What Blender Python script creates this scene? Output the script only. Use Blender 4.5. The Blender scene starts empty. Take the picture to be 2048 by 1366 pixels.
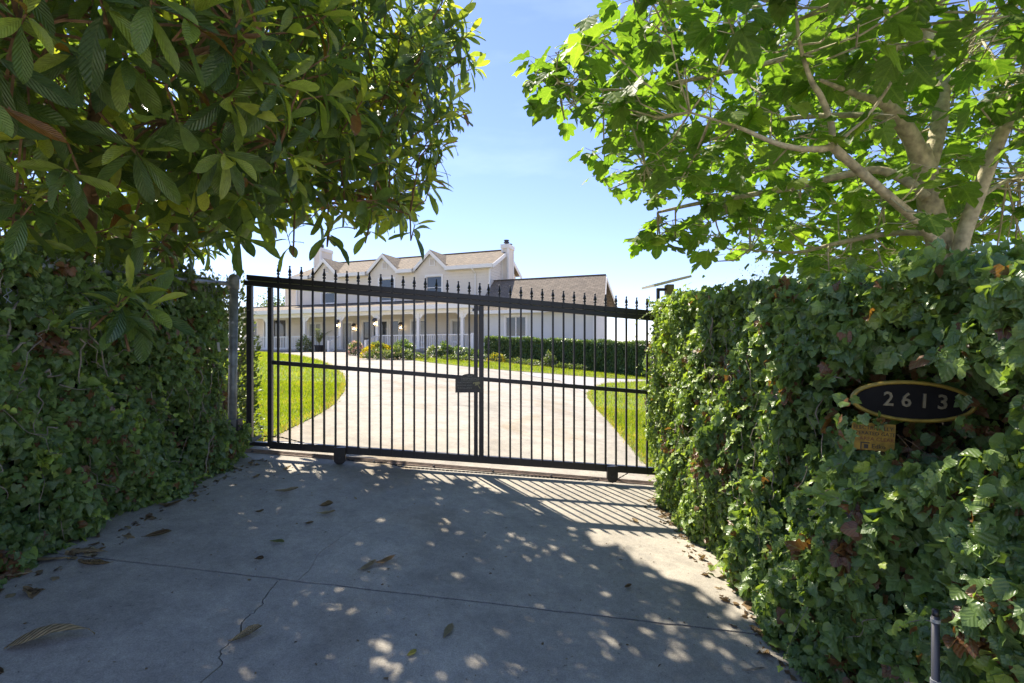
import bpy, bmesh, math, random
import numpy as np
from mathutils import Vector, Matrix

# ------------------------------------------------------------------ camera, sky, sun, exposure
scene = bpy.context.scene
COL = scene.collection
F, CX, HY, CH = 1000.0, 1024.0, 705.0, 1.55      # focal length and horizon in photo pixels, eye height
cam_d = bpy.data.cameras.new('camera')
cam_d.sensor_width = 36.0
cam_d.lens = 36.0 * F / 2048.0
cam_d.shift_y = (HY - 683.0) / 2048.0
cam_d.clip_start = 0.05
cam_d.clip_end = 4000.0
cam = bpy.data.objects.new('camera', cam_d)
cam.location = (0, 0, CH)
cam.rotation_euler = (math.radians(90), 0, 0)
COL.objects.link(cam)
scene.camera = cam

SUN_EL, SUN_AZ = math.radians(53.5), math.radians(-35.0)   # azimuth from +Y towards +X
SUNV = np.array([math.sin(SUN_AZ) * math.cos(SUN_EL), math.cos(SUN_AZ) * math.cos(SUN_EL), math.sin(SUN_EL)])
world = bpy.data.worlds.new('World')
scene.world = world
world.use_nodes = True
wn, wl = world.node_tree.nodes, world.node_tree.links
wn.clear()
w_out = wn.new('ShaderNodeOutputWorld')
w_bg = wn.new('ShaderNodeBackground')
w_sky = wn.new('ShaderNodeTexSky')
w_sky.sky_type = 'NISHITA'
w_sky.sun_disc = False
w_sky.sun_elevation = SUN_EL
w_sky.sun_rotation = SUN_AZ
w_sky.altitude = 100.0
w_sky.air_density = 1.0
w_sky.dust_density = 0.05
w_sky.ozone_density = 5.0
# faint high cloud streaks over the whole sky
w_tc = wn.new('ShaderNodeTexCoord')
w_mp = wn.new('ShaderNodeMapping')
w_mp.inputs['Scale'].default_value = (1.2, 1.2, 5.0)
w_ns = wn.new('ShaderNodeTexNoise')
w_ns.inputs['Scale'].default_value = 1.6
w_ns.inputs['Detail'].default_value = 6.0
w_ns.inputs['Roughness'].default_value = 0.55
w_rp = wn.new('ShaderNodeValToRGB')
w_rp.color_ramp.elements[0].position = 0.56
w_rp.color_ramp.elements[0].color = (0, 0, 0, 1)
w_rp.color_ramp.elements[1].position = 0.86
w_rp.color_ramp.elements[1].color = (0.10, 0.10, 0.10, 1)
w_mx = wn.new('ShaderNodeMixRGB')
w_mx.inputs['Color2'].default_value = (6.5, 7.2, 8.0, 1)
w_bg.inputs['Strength'].default_value = 0.080
w_hs = wn.new('ShaderNodeMixRGB')
w_hs.blend_type = 'MULTIPLY'
w_hs.inputs['Fac'].default_value = 1.0
w_hs.inputs['Color2'].default_value = (0.69, 0.585, 0.64, 1)
wl.new(w_tc.outputs['Generated'], w_mp.inputs['Vector'])
wl.new(w_mp.outputs['Vector'], w_ns.inputs['Vector'])
wl.new(w_ns.outputs['Fac'], w_rp.inputs['Fac'])
wl.new(w_rp.outputs['Color'], w_mx.inputs['Fac'])
wl.new(w_sky.outputs['Color'], w_hs.inputs['Color1'])
wl.new(w_hs.outputs['Color'], w_mx.inputs['Color1'])
wl.new(w_mx.outputs['Color'], w_bg.inputs['Color'])
wl.new(w_bg.outputs['Background'], w_out.inputs['Surface'])

sun_d = bpy.data.lights.new('sun', 'SUN')
sun_d.energy = 2.12
sun_d.angle = math.radians(0.53)
sun_d.color = (1.0, 0.91, 0.78)
sun = bpy.data.objects.new('sun', sun_d)
sun.rotation_euler = Vector((-SUNV[0], -SUNV[1], -SUNV[2])).to_track_quat('-Z', 'Y').to_euler()
sun.location = (-10, 14, 30)
COL.objects.link(sun)

vs = scene.view_settings
vs.view_transform = 'Standard'
vs.look = 'None'
vs.gamma = 1.0
vs.exposure = 2.36
vs.use_curve_mapping = False
scene.render.engine = 'CYCLES'
cy = scene.cycles
cy.max_bounces = 10
cy.diffuse_bounces = 7
cy.glossy_bounces = 3
cy.transmission_bounces = 6
cy.transparent_max_bounces = 6
cy.use_denoising = True
cy.caustics_reflective = False
cy.caustics_refractive = False
cy.sample_clamp_indirect = 12.0

rng = np.random.default_rng(7)
random.seed(7)

# ------------------------------------------------------------------ land and pixel helpers
def LX(x):
    x = np.asarray(x, float)
    mid = -0.0958 * x
    left = 0.3066 + 0.0958 * (1 - np.exp(-(np.maximum(-3.2 - x, 0)) / 1.0))
    right = -1.15 - 1.6 * (1 - np.exp(-np.maximum(x - 12, 0) / 17.0))
    return np.where(x < -3.2, left, np.where(x > 12, right, mid))

def PY(y):
    y = np.asarray(y, float)
    yc = np.clip(y, -25, 47)
    p = 0.047 * yc - 0.000615 * np.maximum(yc - 9, 0) ** 2
    return p - 0.004 * np.maximum(y - 60, 0) ** 1.0

def terr(x, y):
    return PY(y) + LX(x)

def gp(px, py):
    """photo pixel -> point on the land"""
    u, v = (px - CX) / F, (HY - py) / F
    lo, hi = 0.5, 70.0
    f = lambda z: CH + v * z - float(terr(u * z, z))
    for _ in range(60):
        m = 0.5 * (lo + hi)
        if f(m) > 0: lo = m
        else: hi = m
    z = 0.5 * (lo + hi)
    return np.array([u * z, z])

def at(px, py, z):
    return np.array([(px - CX) / F * z, z, CH + (HY - py) / F * z])

def proj(p):
    p = np.asarray(p, float)
    z = np.maximum(p[..., 1], 1e-3)
    return CX + F * p[..., 0] / z, HY - F * (p[..., 2] - CH) / z

def inpoly(x, y, poly):
    x, y = np.asarray(x), np.asarray(y)
    ins = np.zeros(x.shape, bool)
    n = len(poly)
    for i in range(n):
        x1, y1 = poly[i]
        x2, y2 = poly[(i + 1) % n]
        c = ((y1 > y) != (y2 > y)) & (x < (x2 - x1) * (y - y1) / ((y2 - y1) if y2 != y1 else 1e-9) + x1)
        ins ^= c
    return ins

# ------------------------------------------------------------------ object helpers
def tag(o, label=None, cat=None, group=None, kind=None):
    if label: o['label'] = label
    if cat: o['category'] = cat
    if group: o['group'] = group
    if kind: o['kind'] = kind
    return o

def empty(name, loc, rz=0.0):
    o = bpy.data.objects.new(name, None)
    o.location = loc
    o.rotation_euler = (0, 0, rz)
    o.empty_display_size = 0.1
    COL.objects.link(o)
    return o

def link(name, me, parent=None, loc=(0, 0, 0), rot=(0, 0, 0)):
    o = bpy.data.objects.new(name, me)
    o.location = loc
    o.rotation_euler = rot
    if parent is not None: o.parent = parent
    COL.objects.link(o)
    return o

class MB:
    """collects faces into one mesh"""
    def __init__(s):
        s.v, s.f = [], []
    def poly(s, pts):
        n = len(s.v)
        s.v += [tuple(map(float, p)) for p in pts]
        s.f.append(tuple(range(n, n + len(pts))))
        return s
    def box(s, x0, x1, y0, y1, z0, z1):
        n = len(s.v)
        s.v += [(x0, y0, z0), (x1, y0, z0), (x1, y1, z0), (x0, y1, z0), (x0, y0, z1), (x1, y0, z1), (x1, y1, z1), (x0, y1, z1)]
        s.f += [(n, n + 3, n + 2, n + 1), (n + 4, n + 5, n + 6, n + 7), (n, n + 1, n + 5, n + 4), (n + 1, n + 2, n + 6, n + 5), (n + 2, n + 3, n + 7, n + 6), (n + 3, n, n + 4, n + 7)]
        return s
    def prism(s, pts, vec):
        """closed prism: polygon pts swept by vec"""
        n, k = len(s.v), len(pts)
        a = [tuple(map(float, p)) for p in pts]
        b = [tuple(p[i] + vec[i] for i in range(3)) for p in a]
        s.v += a + b
        s.f.append(tuple(range(n + k - 1, n - 1, -1)))
        s.f.append(tuple(range(n + k, n + 2 * k)))
        for i in range(k):
            j = (i + 1) % k
            s.f.append((n + i, n + j, n + k + j, n + k + i))
        return s
    def tube(s, pts, rad, sides=6, cap=True):
        pts = [np.asarray(p, float) for p in pts]
        k = len(pts)
        if not hasattr(rad, '__len__'): rad = [rad] * k
        n0 = len(s.v)
        up = None
        for i in range(k):
            d = pts[min(i + 1, k - 1)] - pts[max(i - 1, 0)]
            d = d / (np.linalg.norm(d) + 1e-9)
            if up is None:
                up = np.array([0, 0, 1.0]) if abs(d[2]) < 0.9 else np.array([1.0, 0, 0])
            a = np.cross(d, up); a /= np.linalg.norm(a) + 1e-9
            b = np.cross(a, d); up = b
            for j in range(sides):
                t = 2 * math.pi * j / sides
                s.v.append(tuple(pts[i] + rad[i] * (math.cos(t) * a + math.sin(t) * b)))
        for i in range(k - 1):
            for j in range(sides):
                j2 = (j + 1) % sides
                s.f.append((n0 + i * sides + j2, n0 + i * sides + j, n0 + (i + 1) * sides + j, n0 + (i + 1) * sides + j2))
        if cap:
            s.f.append(tuple(n0 + j for j in range(sides)))
            s.f.append(tuple(n0 + (k - 1) * sides + j for j in reversed(range(sides))))
        return s
    def lathe(s, prof, c=(0, 0, 0), sides=10, axis='z'):
        """prof: list of (radius, height)"""
        n0 = len(s.v)
        for r, h in prof:
            for j in range(sides):
                t = 2 * math.pi * j / sides
                x, y = r * math.cos(t), r * math.sin(t)
                p = (x, y, h) if axis == 'z' else (x, h, y)
                s.v.append((p[0] + c[0], p[1] + c[1], p[2] + c[2]))
        for i in range(len(prof) - 1):
            for j in range(sides):
                j2 = (j + 1) % sides
                q = (n0 + i * sides + j, n0 + i * sides + j2, n0 + (i + 1) * sides + j2, n0 + (i + 1) * sides + j)
                s.f.append(q if axis == 'z' else q[::-1])
        s.f.append(tuple(n0 + j for j in reversed(range(sides))))
        s.f.append(tuple(n0 + (len(prof) - 1) * sides + j for j in range(sides)))
        return s
    def mesh(s, name, mat, smooth=False, off=(0, 0, 0)):
        me = bpy.data.meshes.new(name)
        vv = [(v[0] - off[0], v[1] - off[1], v[2] - off[2]) for v in s.v]
        me.from_pydata(vv, [], s.f)
        if mat: me.materials.append(mat)
        if smooth: me.polygons.foreach_set('use_smooth', [True] * len(me.polygons))
        me.update()
        return me
    def build(s, name, mat, parent=None, loc=(0, 0, 0), rot=(0, 0, 0), smooth=False, off=(0, 0, 0), bevel=0):
        o = link(name, s.mesh(name, mat, smooth, off), parent, loc, rot)
        if bevel:
            m = o.modifiers.new('bevel', 'BEVEL'); m.width = bevel; m.segments = 2; m.limit_method = 'ANGLE'
        return o

# ------------------------------------------------------------------ materials
def mat(name):
    m = bpy.data.materials.new(name)
    m.use_nodes = True
    nt = m.node_tree
    return m, nt.nodes, nt.links, nt.nodes['Principled BSDF']

def simple(name, col, rough=0.6, metal=0.0, var=0.0, scale=8.0, bump=0.0, bscale=60.0, spec=0.5):
    m, n, l, b = mat(name)
    b.inputs['Roughness'].default_value = rough
    b.inputs['Metallic'].default_value = metal
    b.inputs['Specular IOR Level'].default_value = spec
    tc = n.new('ShaderNodeTexCoord')
    if var:
        ns = n.new('ShaderNodeTexNoise'); ns.inputs['Scale'].default_value = scale; ns.inputs['Detail'].default_value = 5
        l.new(tc.outputs['Object'], ns.inputs['Vector'])
        rp = n.new('ShaderNodeValToRGB')
        rp.color_ramp.elements[0].position = 0.3; rp.color_ramp.elements[1].position = 0.7
        rp.color_ramp.elements[0].color = tuple(c * (1 - var) for c in col) + (1,)
        rp.color_ramp.elements[1].color = tuple(min(1, c * (1 + var)) for c in col) + (1,)
        l.new(ns.outputs['Fac'], rp.inputs['Fac']); l.new(rp.outputs['Color'], b.inputs['Base Color'])
    else:
        b.inputs['Base Color'].default_value = tuple(col) + (1,)
    if bump:
        n2 = n.new('ShaderNodeTexNoise'); n2.inputs['Scale'].default_value = bscale; n2.inputs['Detail'].default_value = 4
        bp = n.new('ShaderNodeBump'); bp.inputs['Strength'].default_value = bump; bp.inputs['Distance'].default_value = 0.01
        l.new(tc.outputs['Object'], n2.inputs['Vector']); l.new(n2.outputs['Fac'], bp.inputs['Height']); l.new(bp.outputs['Normal'], b.inputs['Normal'])
    return m

def concrete(name, base, stain):
    m, n, l, b = mat(name)
    b.inputs['Roughness'].default_value = 0.85
    b.inputs['Specular IOR Level'].default_value = 0.25
    geo = n.new('ShaderNodeNewGeometry')
    def noise(sc, det=5, rough=0.55, dist=0.0):
        q = n.new('ShaderNodeTexNoise'); q.inputs['Scale'].default_value = sc; q.inputs['Detail'].default_value = det
        q.inputs['Roughness'].default_value = rough; q.inputs['Distortion'].default_value = dist
        l.new(geo.outputs['Position'], q.inputs['Vector']); return q
    def ramp(src, p0, c0, p1, c1):
        r = n.new('ShaderNodeValToRGB'); e = r.color_ramp.elements
        e[0].position, e[1].position = p0, p1; e[0].color, e[1].color = c0 + (1,), c1 + (1,)
        l.new(src, r.inputs['Fac']); return r
    def mult(a, c, fac=1.0, mode='MULTIPLY'):
        x = n.new('ShaderNodeMixRGB'); x.blend_type = mode; x.inputs['Fac'].default_value = fac
        l.new(a, x.inputs['Color1']); l.new(c, x.inputs['Color2']); return x.outputs['Color']
    big = ramp(noise(0.9, 6, 0.6, 0.6).outputs['Fac'], 0.3, tuple(c * 0.84 for c in base), 0.68, tuple(c * 1.10 for c in base))
    mid = ramp(noise(5.5, 8, 0.65).outputs['Fac'], 0.25, (0.74, 0.75, 0.77), 0.7, (1.1, 1.09, 1.08))
    fine = ramp(noise(150, 4, 0.8).outputs['Fac'], 0.32, (0.66, 0.66, 0.66), 0.70, (1.28, 1.28, 1.27))
    fine2 = ramp(noise(26, 7, 0.75).outputs['Fac'], 0.3, (0.82, 0.82, 0.83), 0.7, (1.13, 1.13, 1.12))
    st = ramp(noise(0.55, 4, 0.5, 1.2).outputs['Fac'], 0.55, (1, 1, 1), 0.78, stain)
    c = mult(big.outputs['Color'], mid.outputs['Color'])
    c = mult(c, fine.outputs['Color'])
    c = mult(c, fine2.outputs['Color'])
    c = mult(c, st.outputs['Color'])
    st2 = ramp(noise(0.8, 7, 0.62, 0.8).outputs['Fac'], 0.30, (0.80, 0.79, 0.78), 0.52, (1, 1, 1))
    c = mult(c, st2.outputs['Color'])
    # pale worn specks
    sp = ramp(noise(34, 5, 0.7).outputs['Fac'], 0.66, (0, 0, 0), 0.74, (0.5, 0.5, 0.5))
    x = n.new('ShaderNodeMixRGB'); x.inputs['Color2'].default_value = tuple(min(1, k * 1.35) for k in base) + (1,)
    l.new(sp.outputs['Color'], x.inputs['Fac']); l.new(c, x.inputs['Color1'])
    dk = ramp(noise(52, 2, 0.5).outputs['Fac'], 0.22, (0.45, 0.43, 0.42), 0.29, (1, 1, 1))
    c = mult(x.outputs['Color'], dk.outputs['Color'])
    l.new(c, b.inputs['Base Color'])
    bp = n.new('ShaderNodeBump'); bp.inputs['Strength'].default_value = 0.35; bp.inputs['Distance'].default_value = 0.004
    l.new(noise(120, 4, 0.7).outputs['Fac'], bp.inputs['Height']); l.new(bp.outputs['Normal'], b.inputs['Normal'])
    return m

def leafmat(name, stops, back=(0.5, 0.5, 0.45), backmix=0.25, trans=0.32, transcol=(1.6, 1.7, 0.6), rough=0.38, spec=0.5, rib=0.0, ribn=13.0, rib_slant=0.55, vein=0.25, veincol=(0.35, 0.45, 0.15)):
    """stops: [(tint position, colour)]; tint and uv are stored on the leaves"""
    m, n, l, b = mat(name)
    b.inputs['Roughness'].default_value = rough
    b.inputs['Specular IOR Level'].default_value = spec
    at_ = n.new('ShaderNodeAttribute'); at_.attribute_name = 'tint'
    rp = n.new('ShaderNodeValToRGB'); e = rp.color_ramp.elements
    e[0].position, e[0].color = stops[0][0], stops[0][1] + (1,)
    e[1].position, e[1].color = stops[-1][0], stops[-1][1] + (1,)
    for p, c in stops[1:-1]:
        k = e.new(p); k.color = c + (1,)
    l.new(at_.outputs['Fac'], rp.inputs['Fac'])
    uv = n.new('ShaderNodeUVMap'); sx = n.new('ShaderNodeSeparateXYZ'); l.new(uv.outputs['UV'], sx.inputs['Vector'])
    def mth(op, a, c=None):
        q = n.new('ShaderNodeMath'); q.operation = op
        for i, z in enumerate((a, c)):
            if z is None: continue
            if isinstance(z, (int, float)): q.inputs[i].default_value = z
            else: l.new(z, q.inputs[i])
        return q.outputs[0]
    au = mth('ABSOLUTE', mth('SUBTRACT', sx.outputs['X'], 0.5))
    rib_mask = mth('LESS_THAN', au, 0.028)
    ph = mth('MULTIPLY', mth('SUBTRACT', sx.outputs['Y'], mth('MULTIPLY', au, rib_slant)), ribn * 6.2832)
    wave = mth('SINE', ph)
    side = mth('GREATER_THAN', wave, 0.86)
    vm = mth('MULTIPLY', mth('MAXIMUM', rib_mask, mth('MULTIPLY', side, 0.6)), vein)
    mx = n.new('ShaderNodeMixRGB'); l.new(vm, mx.inputs['Fac']); l.new(rp.outputs['Color'], mx.inputs['Color1']); mx.inputs['Color2'].default_value = veincol + (1,)
    # blotches on the blade
    tc = n.new('ShaderNodeTexCoord'); ns = n.new('ShaderNodeTexNoise'); ns.inputs['Scale'].default_value = 30; ns.inputs['Detail'].default_value = 3
    l.new(tc.outputs['Object'], ns.inputs['Vector'])
    r2 = n.new('ShaderNodeValToRGB'); r2.color_ramp.elements[0].position = 0.3; r2.color_ramp.elements[1].position = 0.7
    r2.color_ramp.elements[0].color = (0.8, 0.8, 0.8, 1); r2.color_ramp.elements[1].color = (1.15, 1.15, 1.1, 1)
    l.new(ns.outputs['Fac'], r2.inputs['Fac'])
    m2 = n.new('ShaderNodeMixRGB'); m2.blend_type = 'MULTIPLY'; m2.inputs['Fac'].default_value = 1
    l.new(mx.outputs['Color'], m2.inputs['Color1']); l.new(r2.outputs['Color'], m2.inputs['Color2'])
    geo = n.new('ShaderNodeNewGeometry')
    bk = n.new('ShaderNodeMixRGB'); bk.inputs['Color2'].default_value = back + (1,)
    l.new(mth('MULTIPLY', geo.outputs['Backfacing'], backmix), bk.inputs['Fac']); l.new(m2.outputs['Color'], bk.inputs['Color1'])
    l.new(bk.outputs['Color'], b.inputs['Base Color'])
    if rib:
        bp = n.new('ShaderNodeBump'); bp.inputs['Strength'].default_value = rib; bp.inputs['Distance'].default_value = 0.006
        l.new(wave, bp.inputs['Height']); l.new(bp.outputs['Normal'], b.inputs['Normal'])
    tr = n.new('ShaderNodeBsdfTranslucent')
    tcn = n.new('ShaderNodeMixRGB'); tcn.blend_type = 'MULTIPLY'; tcn.inputs['Fac'].default_value = 1; tcn.inputs['Color2'].default_value = transcol + (1,)
    l.new(m2.outputs['Color'], tcn.inputs['Color1']); l.new(tcn.outputs['Color'], tr.inputs['Color'])
    ms = n.new('ShaderNodeMixShader'); ms.inputs['Fac'].default_value = trans
    l.new(b.outputs['BSDF'], ms.inputs[1]); l.new(tr.outputs['BSDF'], ms.inputs[2])
    l.new(ms.outputs['Shader'], n['Material Output'].inputs['Surface'])
    return m

M_CONC = concrete('driveway concrete', (0.42, 0.385, 0.318), (0.86, 0.75, 0.60))
M_SOIL = simple('soil', (0.10, 0.075, 0.05), 0.95, var=0.4, scale=20, bump=0.6, bscale=40)
M_GROUND = simple('dry ground', (0.40, 0.345, 0.26), 0.95, var=0.35, scale=0.8, bump=0.4, bscale=14)
M_LAWN = simple('lawn soil', (0.14, 0.19, 0.02), 0.95, var=0.35, scale=3, bump=0.5, bscale=50)
M_GRAVEL = simple('gravel', (0.36, 0.34, 0.32), 0.9, var=0.35, scale=24, bump=0.8, bscale=60)
M_BLACK = simple('black gate paint', (0.012, 0.012, 0.014), 0.38, var=0.3, scale=20, bump=0.06, bscale=120)
M_RUST = simple('rusty track steel', (0.21, 0.155, 0.12), 0.7, metal=0.25, var=0.35, scale=14, bump=0.3)
M_GALV = simple('galvanised steel', (0.30, 0.32, 0.33), 0.55, metal=0.55, var=0.35, scale=12, bump=0.15)
M_DARKM = simple('dark metal', (0.05, 0.05, 0.055), 0.5, metal=0.5, var=0.3, scale=30)
M_WHITE = simple('white trim paint', (0.78, 0.765, 0.72), 0.6, var=0.03, scale=3)
M_WALL = simple('beige siding paint', (0.70, 0.645, 0.555), 0.75, var=0.04, scale=1.2, bump=0.1, bscale=40)
M_WALLW = simple('grey green siding paint', (0.64, 0.635, 0.59), 0.75, var=0.04, scale=1.2, bump=0.1, bscale=40)
M_GLASS = simple('window glass', (0.03, 0.038, 0.045), 0.06, spec=1.0)
M_SHADE = simple('window blind', (0.62, 0.62, 0.58), 0.7)
M_DECK = simple('deck boards', (0.30, 0.28, 0.26), 0.8, var=0.2, scale=6)
M_STONE = simple('porch base masonry', (0.26, 0.25, 0.235), 0.9, var=0.3, scale=7, bump=0.5, bscale=25)
M_BARK_L = simple('loquat bark', (0.21, 0.12, 0.06), 0.85, var=0.4, scale=18, bump=0.7, bscale=45)
M_BARK_F = simple('fig bark', (0.42, 0.375, 0.225), 0.85, var=0.40, scale=22, bump=0.6, bscale=60)
M_TWIG = simple('woody vine stem', (0.26, 0.22, 0.165), 0.85, var=0.35, scale=30, bump=0.4)
M_CORE = simple('dark inner core', (0.035, 0.028, 0.018), 0.95, var=0.6, scale=25, bump=1.0, bscale=30)  # for the solid core added behind ivy leaves to block light, and inside the hedge

def shingle(name, base):
    m, n, l, b = mat(name)
    b.inputs['Roughness'].default_value = 0.9
    tc = n.new('ShaderNodeTexCoord')
    br = n.new('ShaderNodeTexBrick'); br.inputs['Scale'].default_value = 1.0
    br.inputs['Color1'].default_value = tuple(c * 0.82 for c in base) + (1,)
    br.inputs['Color2'].default_value = tuple(c * 1.2 for c in base) + (1,)
    br.inputs['Mortar'].default_value = tuple(c * 0.45 for c in base) + (1,)
    br.inputs['Mortar Size'].default_value = 0.012; br.inputs['Brick Width'].default_value = 0.30; br.inputs['Row Height'].default_value = 0.16
    br.inputs['Bias'].default_value = 0.0
    l.new(tc.outputs['UV'], br.inputs['Vector'])
    ns = n.new('ShaderNodeTexNoise'); ns.inputs['Scale'].default_value = 3.5; ns.inputs['Detail'].default_value = 5
    l.new(tc.outputs['UV'], ns.inputs['Vector'])
    rp = n.new('ShaderNodeValToRGB'); rp.color_ramp.elements[0].position = 0.3; rp.color_ramp.elements[1].position = 0.7
    rp.color_ramp.elements[0].color = (0.8, 0.8, 0.8, 1); rp.color_ramp.elements[1].color = (1.15, 1.12, 1.08, 1)
    l.new(ns.outputs['Fac'], rp.inputs['Fac'])
    mx = n.new('ShaderNodeMixRGB'); mx.blend_type = 'MULTIPLY'; mx.inputs['Fac'].default_value = 1
    l.new(br.outputs['Color'], mx.inputs['Color1']); l.new(rp.outputs['Color'], mx.inputs['Color2'])
    l.new(mx.outputs['Color'], b.inputs['Base Color'])
    bp = n.new('ShaderNodeBump'); bp.inputs['Strength'].default_value = 0.6; bp.inputs['Distance'].default_value = 0.02
    l.new(br.outputs['Fac'], bp.inputs['Height']); bp.invert = True; l.new(bp.outputs['Normal'], b.inputs['Normal'])
    return m
M_ROOF = shingle('roof shingles', (0.205, 0.165, 0.115))
M_ROOFW = shingle('wing roof shingles', (0.180, 0.148, 0.112))

# ------------------------------------------------------------------ the land: ground, driveway, lawns, gravel
xs = np.unique(np.concatenate([np.linspace(-900, -40, 14), np.linspace(-40, 40, 81), np.linspace(40, 900, 14)]))
ys = np.unique(np.concatenate([np.linspace(-300, -12, 8), np.linspace(-12, 50, 63), np.linspace(50, 1800, 16)]))
gx, gy = np.meshgrid(xs, ys)
gz = terr(gx, gy) - 0.07
me = bpy.data.meshes.new('ground')
nx, ny = len(xs), len(ys)
me.from_pydata(np.stack([gx.ravel(), gy.ravel(), gz.ravel()], 1).tolist(), [],
               [(j * nx + i, j * nx + i + 1, (j + 1) * nx + i + 1, (j + 1) * nx + i) for j in range(ny - 1) for i in range(nx - 1)])
me.materials.append(M_GROUND)
tag(link('ground', me), 'dry earth around and beyond the drive', None, kind='structure')

def sheet(name, pts, m, dz=0.0, parent=None, skirt=0.09, step=1.0, holes=None):
    """a sheet that follows the land inside the plan polygon pts, with a thin edge"""
    bm = bmesh.new()
    vs_ = [bm.verts.new((p[0], p[1], 0)) for p in pts]
    f = bm.faces.new(vs_)
    if f.normal.z < 0 or True:
        bm.normal_update()
        if f.normal.z < 0: f.normal_flip()
    mn = min(p[1] for p in pts); mxv = max(p[1] for p in pts)
    if mxv > 9:
        y = mn + step
        while y < mxv:
            bmesh.ops.bisect_plane(bm, geom=bm.verts[:] + bm.edges[:] + bm.faces[:], plane_co=(0, y, 0), plane_no=(0, 1, 0))
            y += step
    mnx = min(p[0] for p in pts)
    x = -3.2
    while x > mnx:
        bmesh.ops.bisect_plane(bm, geom=bm.verts[:] + bm.edges[:] + bm.faces[:], plane_co=(x, 0, 0), plane_no=(1, 0, 0))
        x -= 0.7
    edge = [e for e in bm.edges if e.is_boundary]
    r = bmesh.ops.extrude_edge_only(bm, edges=edge)
    nv = {v for v in r['geom'] if isinstance(v, bmesh.types.BMVert)}
    for v in bm.verts:
        v.co.z = float(terr(v.co.x, v.co.y)) + dz - (skirt if v in nv else 0)
    bmesh.ops.recalc_face_normals(bm, faces=bm.faces[:])
    me = bpy.data.meshes.new(name)
    bm.to_mesh(me); bm.free()
    me.materials.append(m)
    return link(name, me, parent)

def off_line(pts, d):
    """plan polyline moved sideways by d"""
    out = []
    for i in range(len(pts)):
        t = pts[min(i + 1, len(pts) - 1)] - pts[max(i - 1, 0)]
        t = t / np.linalg.norm(t)
        out.append(pts[i] + d * np.array([-t[1], t[0]]))
    return out

def jag(pts, n, amp, seed):
    r = np.random.default_rng(seed)
    out = []
    for a, b in zip(pts[:-1], pts[1:]):
        for k in range(n):
            t = k / n
            p = a + (b - a) * t
            out.append(p + r.normal(0, amp, 2) * (0 < k))
    out.append(pts[-1])
    return out

drive = empty('driveway', (0, 0, 0))
tag(drive, 'grey concrete driveway running under the gate up to the house', None, kind='structure')
JL, JR = gp(100, 1105), gp(1530, 1270)
jd = (JR - JL) / np.linalg.norm(JR - JL)
J0, J1 = JL - jd * 1.2, JR + jd * 1.0
# crack across the two front slabs
crk_far = [gp(*p) for p in [(860, 990), (790, 1020), (735, 1046), (702, 1060), (668, 1085), (640, 1105), (622, 1135), (600, 1157)]]
crk_near = [gp(*p) for p in [(558, 1161), (553, 1165), (530, 1195), (520, 1213), (500, 1228), (484, 1245), (481, 1270), (468, 1280), (440, 1303), (443, 1330), (400, 1366)]]
def on_joint(p, side):
    t = float(np.dot(p - J0, jd)); return J0 + jd * t + side * np.array([-jd[1], jd[0]])
crk_near[0] = on_joint(crk_near[0], -0.008)
crk_far[-1] = on_joint(crk_far[-1], 0.008)
crk_near = jag(crk_near + [np.array([-0.95, 1.2]), np.array([-1.1, -0.5])], 4, 0.006, 1)
crk_far = jag(crk_far, 4, 0.006, 2)
ga = gp(470, 903); gb = gp(1345, 974)                     # front lip of the gate track
ga2 = ga + (ga - gb) * 0.06; gb2 = gb + (gb - ga) * 0.12
jn = np.array([-jd[1], jd[0]])
jl = jag([J0, J1], 90, 0.0022, 4)
NEARB = -12.0
# near slab, split along the crack (real 4 mm gap over dark earth)
jt = lambda p: float(np.dot(p - J0, jd))
tn = jt(crk_near[0])
near_edge = [p - jn * 0.008 for p in jl]
left_part = [p for p in near_edge if jt(p) < tn]
right_part = [p for p in near_edge if jt(p) > tn]
cl, cr = off_line(crk_near, -0.0030), off_line(crk_near, 0.0030)
sheet('slab', left_part + [q for q in cl] + [np.array([-1.1, NEARB]), np.array([J0[0], NEARB])], M_CONC, 0, drive)
sheet('slab', right_part[::-1] + [q for q in cr] + [np.array([-1.1, NEARB]), np.array([J1[0], NEARB])], M_CONC, 0, drive)
# slab between joint and gate, the crack ends inside it
far_edge = [p + jn * 0.008 for p in jl]
tf = jt(crk_far[-1])
fl = [p for p in far_edge if jt(p) < tf]; fr = [p for p in far_edge if jt(p) > tf]
wd = np.linspace(0.0005, 0.0026, len(crk_far))
tl = [p + w * np.array([-0.7, 0.7]) for p, w in zip(crk_far, wd)]
tr_ = [p - w * np.array([-0.7, 0.7]) for p, w in zip(crk_far, wd)]
sheet('slab', fl + tl[::-1] + tr_ + fr + [gb2, ga2], M_CONC, 0, drive)
# drive beyond the gate: two slabs parted by a joint
left_edge = [(497, 897), (540, 878), (569, 863), (597, 849), (626, 835), (649, 822), (669, 808)]
left_edge2 = [(669, 808), (686, 786.5), (692, 770), (690, 755), (680, 742), (662, 731), (638, 721), (610, 714.5), (575, 709), (540, 706)]
right_edge = [(1330, 960), (1287, 926), (1254, 886), (1217, 843), (1189, 815)]
right_edge2 = [(1189, 815), (1176, 797), (1174, 786), (1186, 776), (1210, 767)]
top_edge = [(1210, 754.5), (1111, 747), (1025, 741), (940, 733), (861, 724.5), (809, 718), (756, 713), (720, 709.5), (690, 707)]
G = lambda L: [gp(*p) for p in L]
EL, EL2, ER, ER2, ET = G(left_edge), G(left_edge2), G(right_edge), G(right_edge2), G(top_edge)
gla, glb = ga2 + np.array([0.0, 0.10]), gb2 + np.array([0, 0.10])
apron = [ga2 + np.array([0, .004]), gb2 + np.array([0, .004])]
ja, jb = EL[-1], ER[-1]
jdir = (jb - ja) / np.linalg.norm(jb - ja); jnn = np.array([-jdir[1], jdir[0]])
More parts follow.
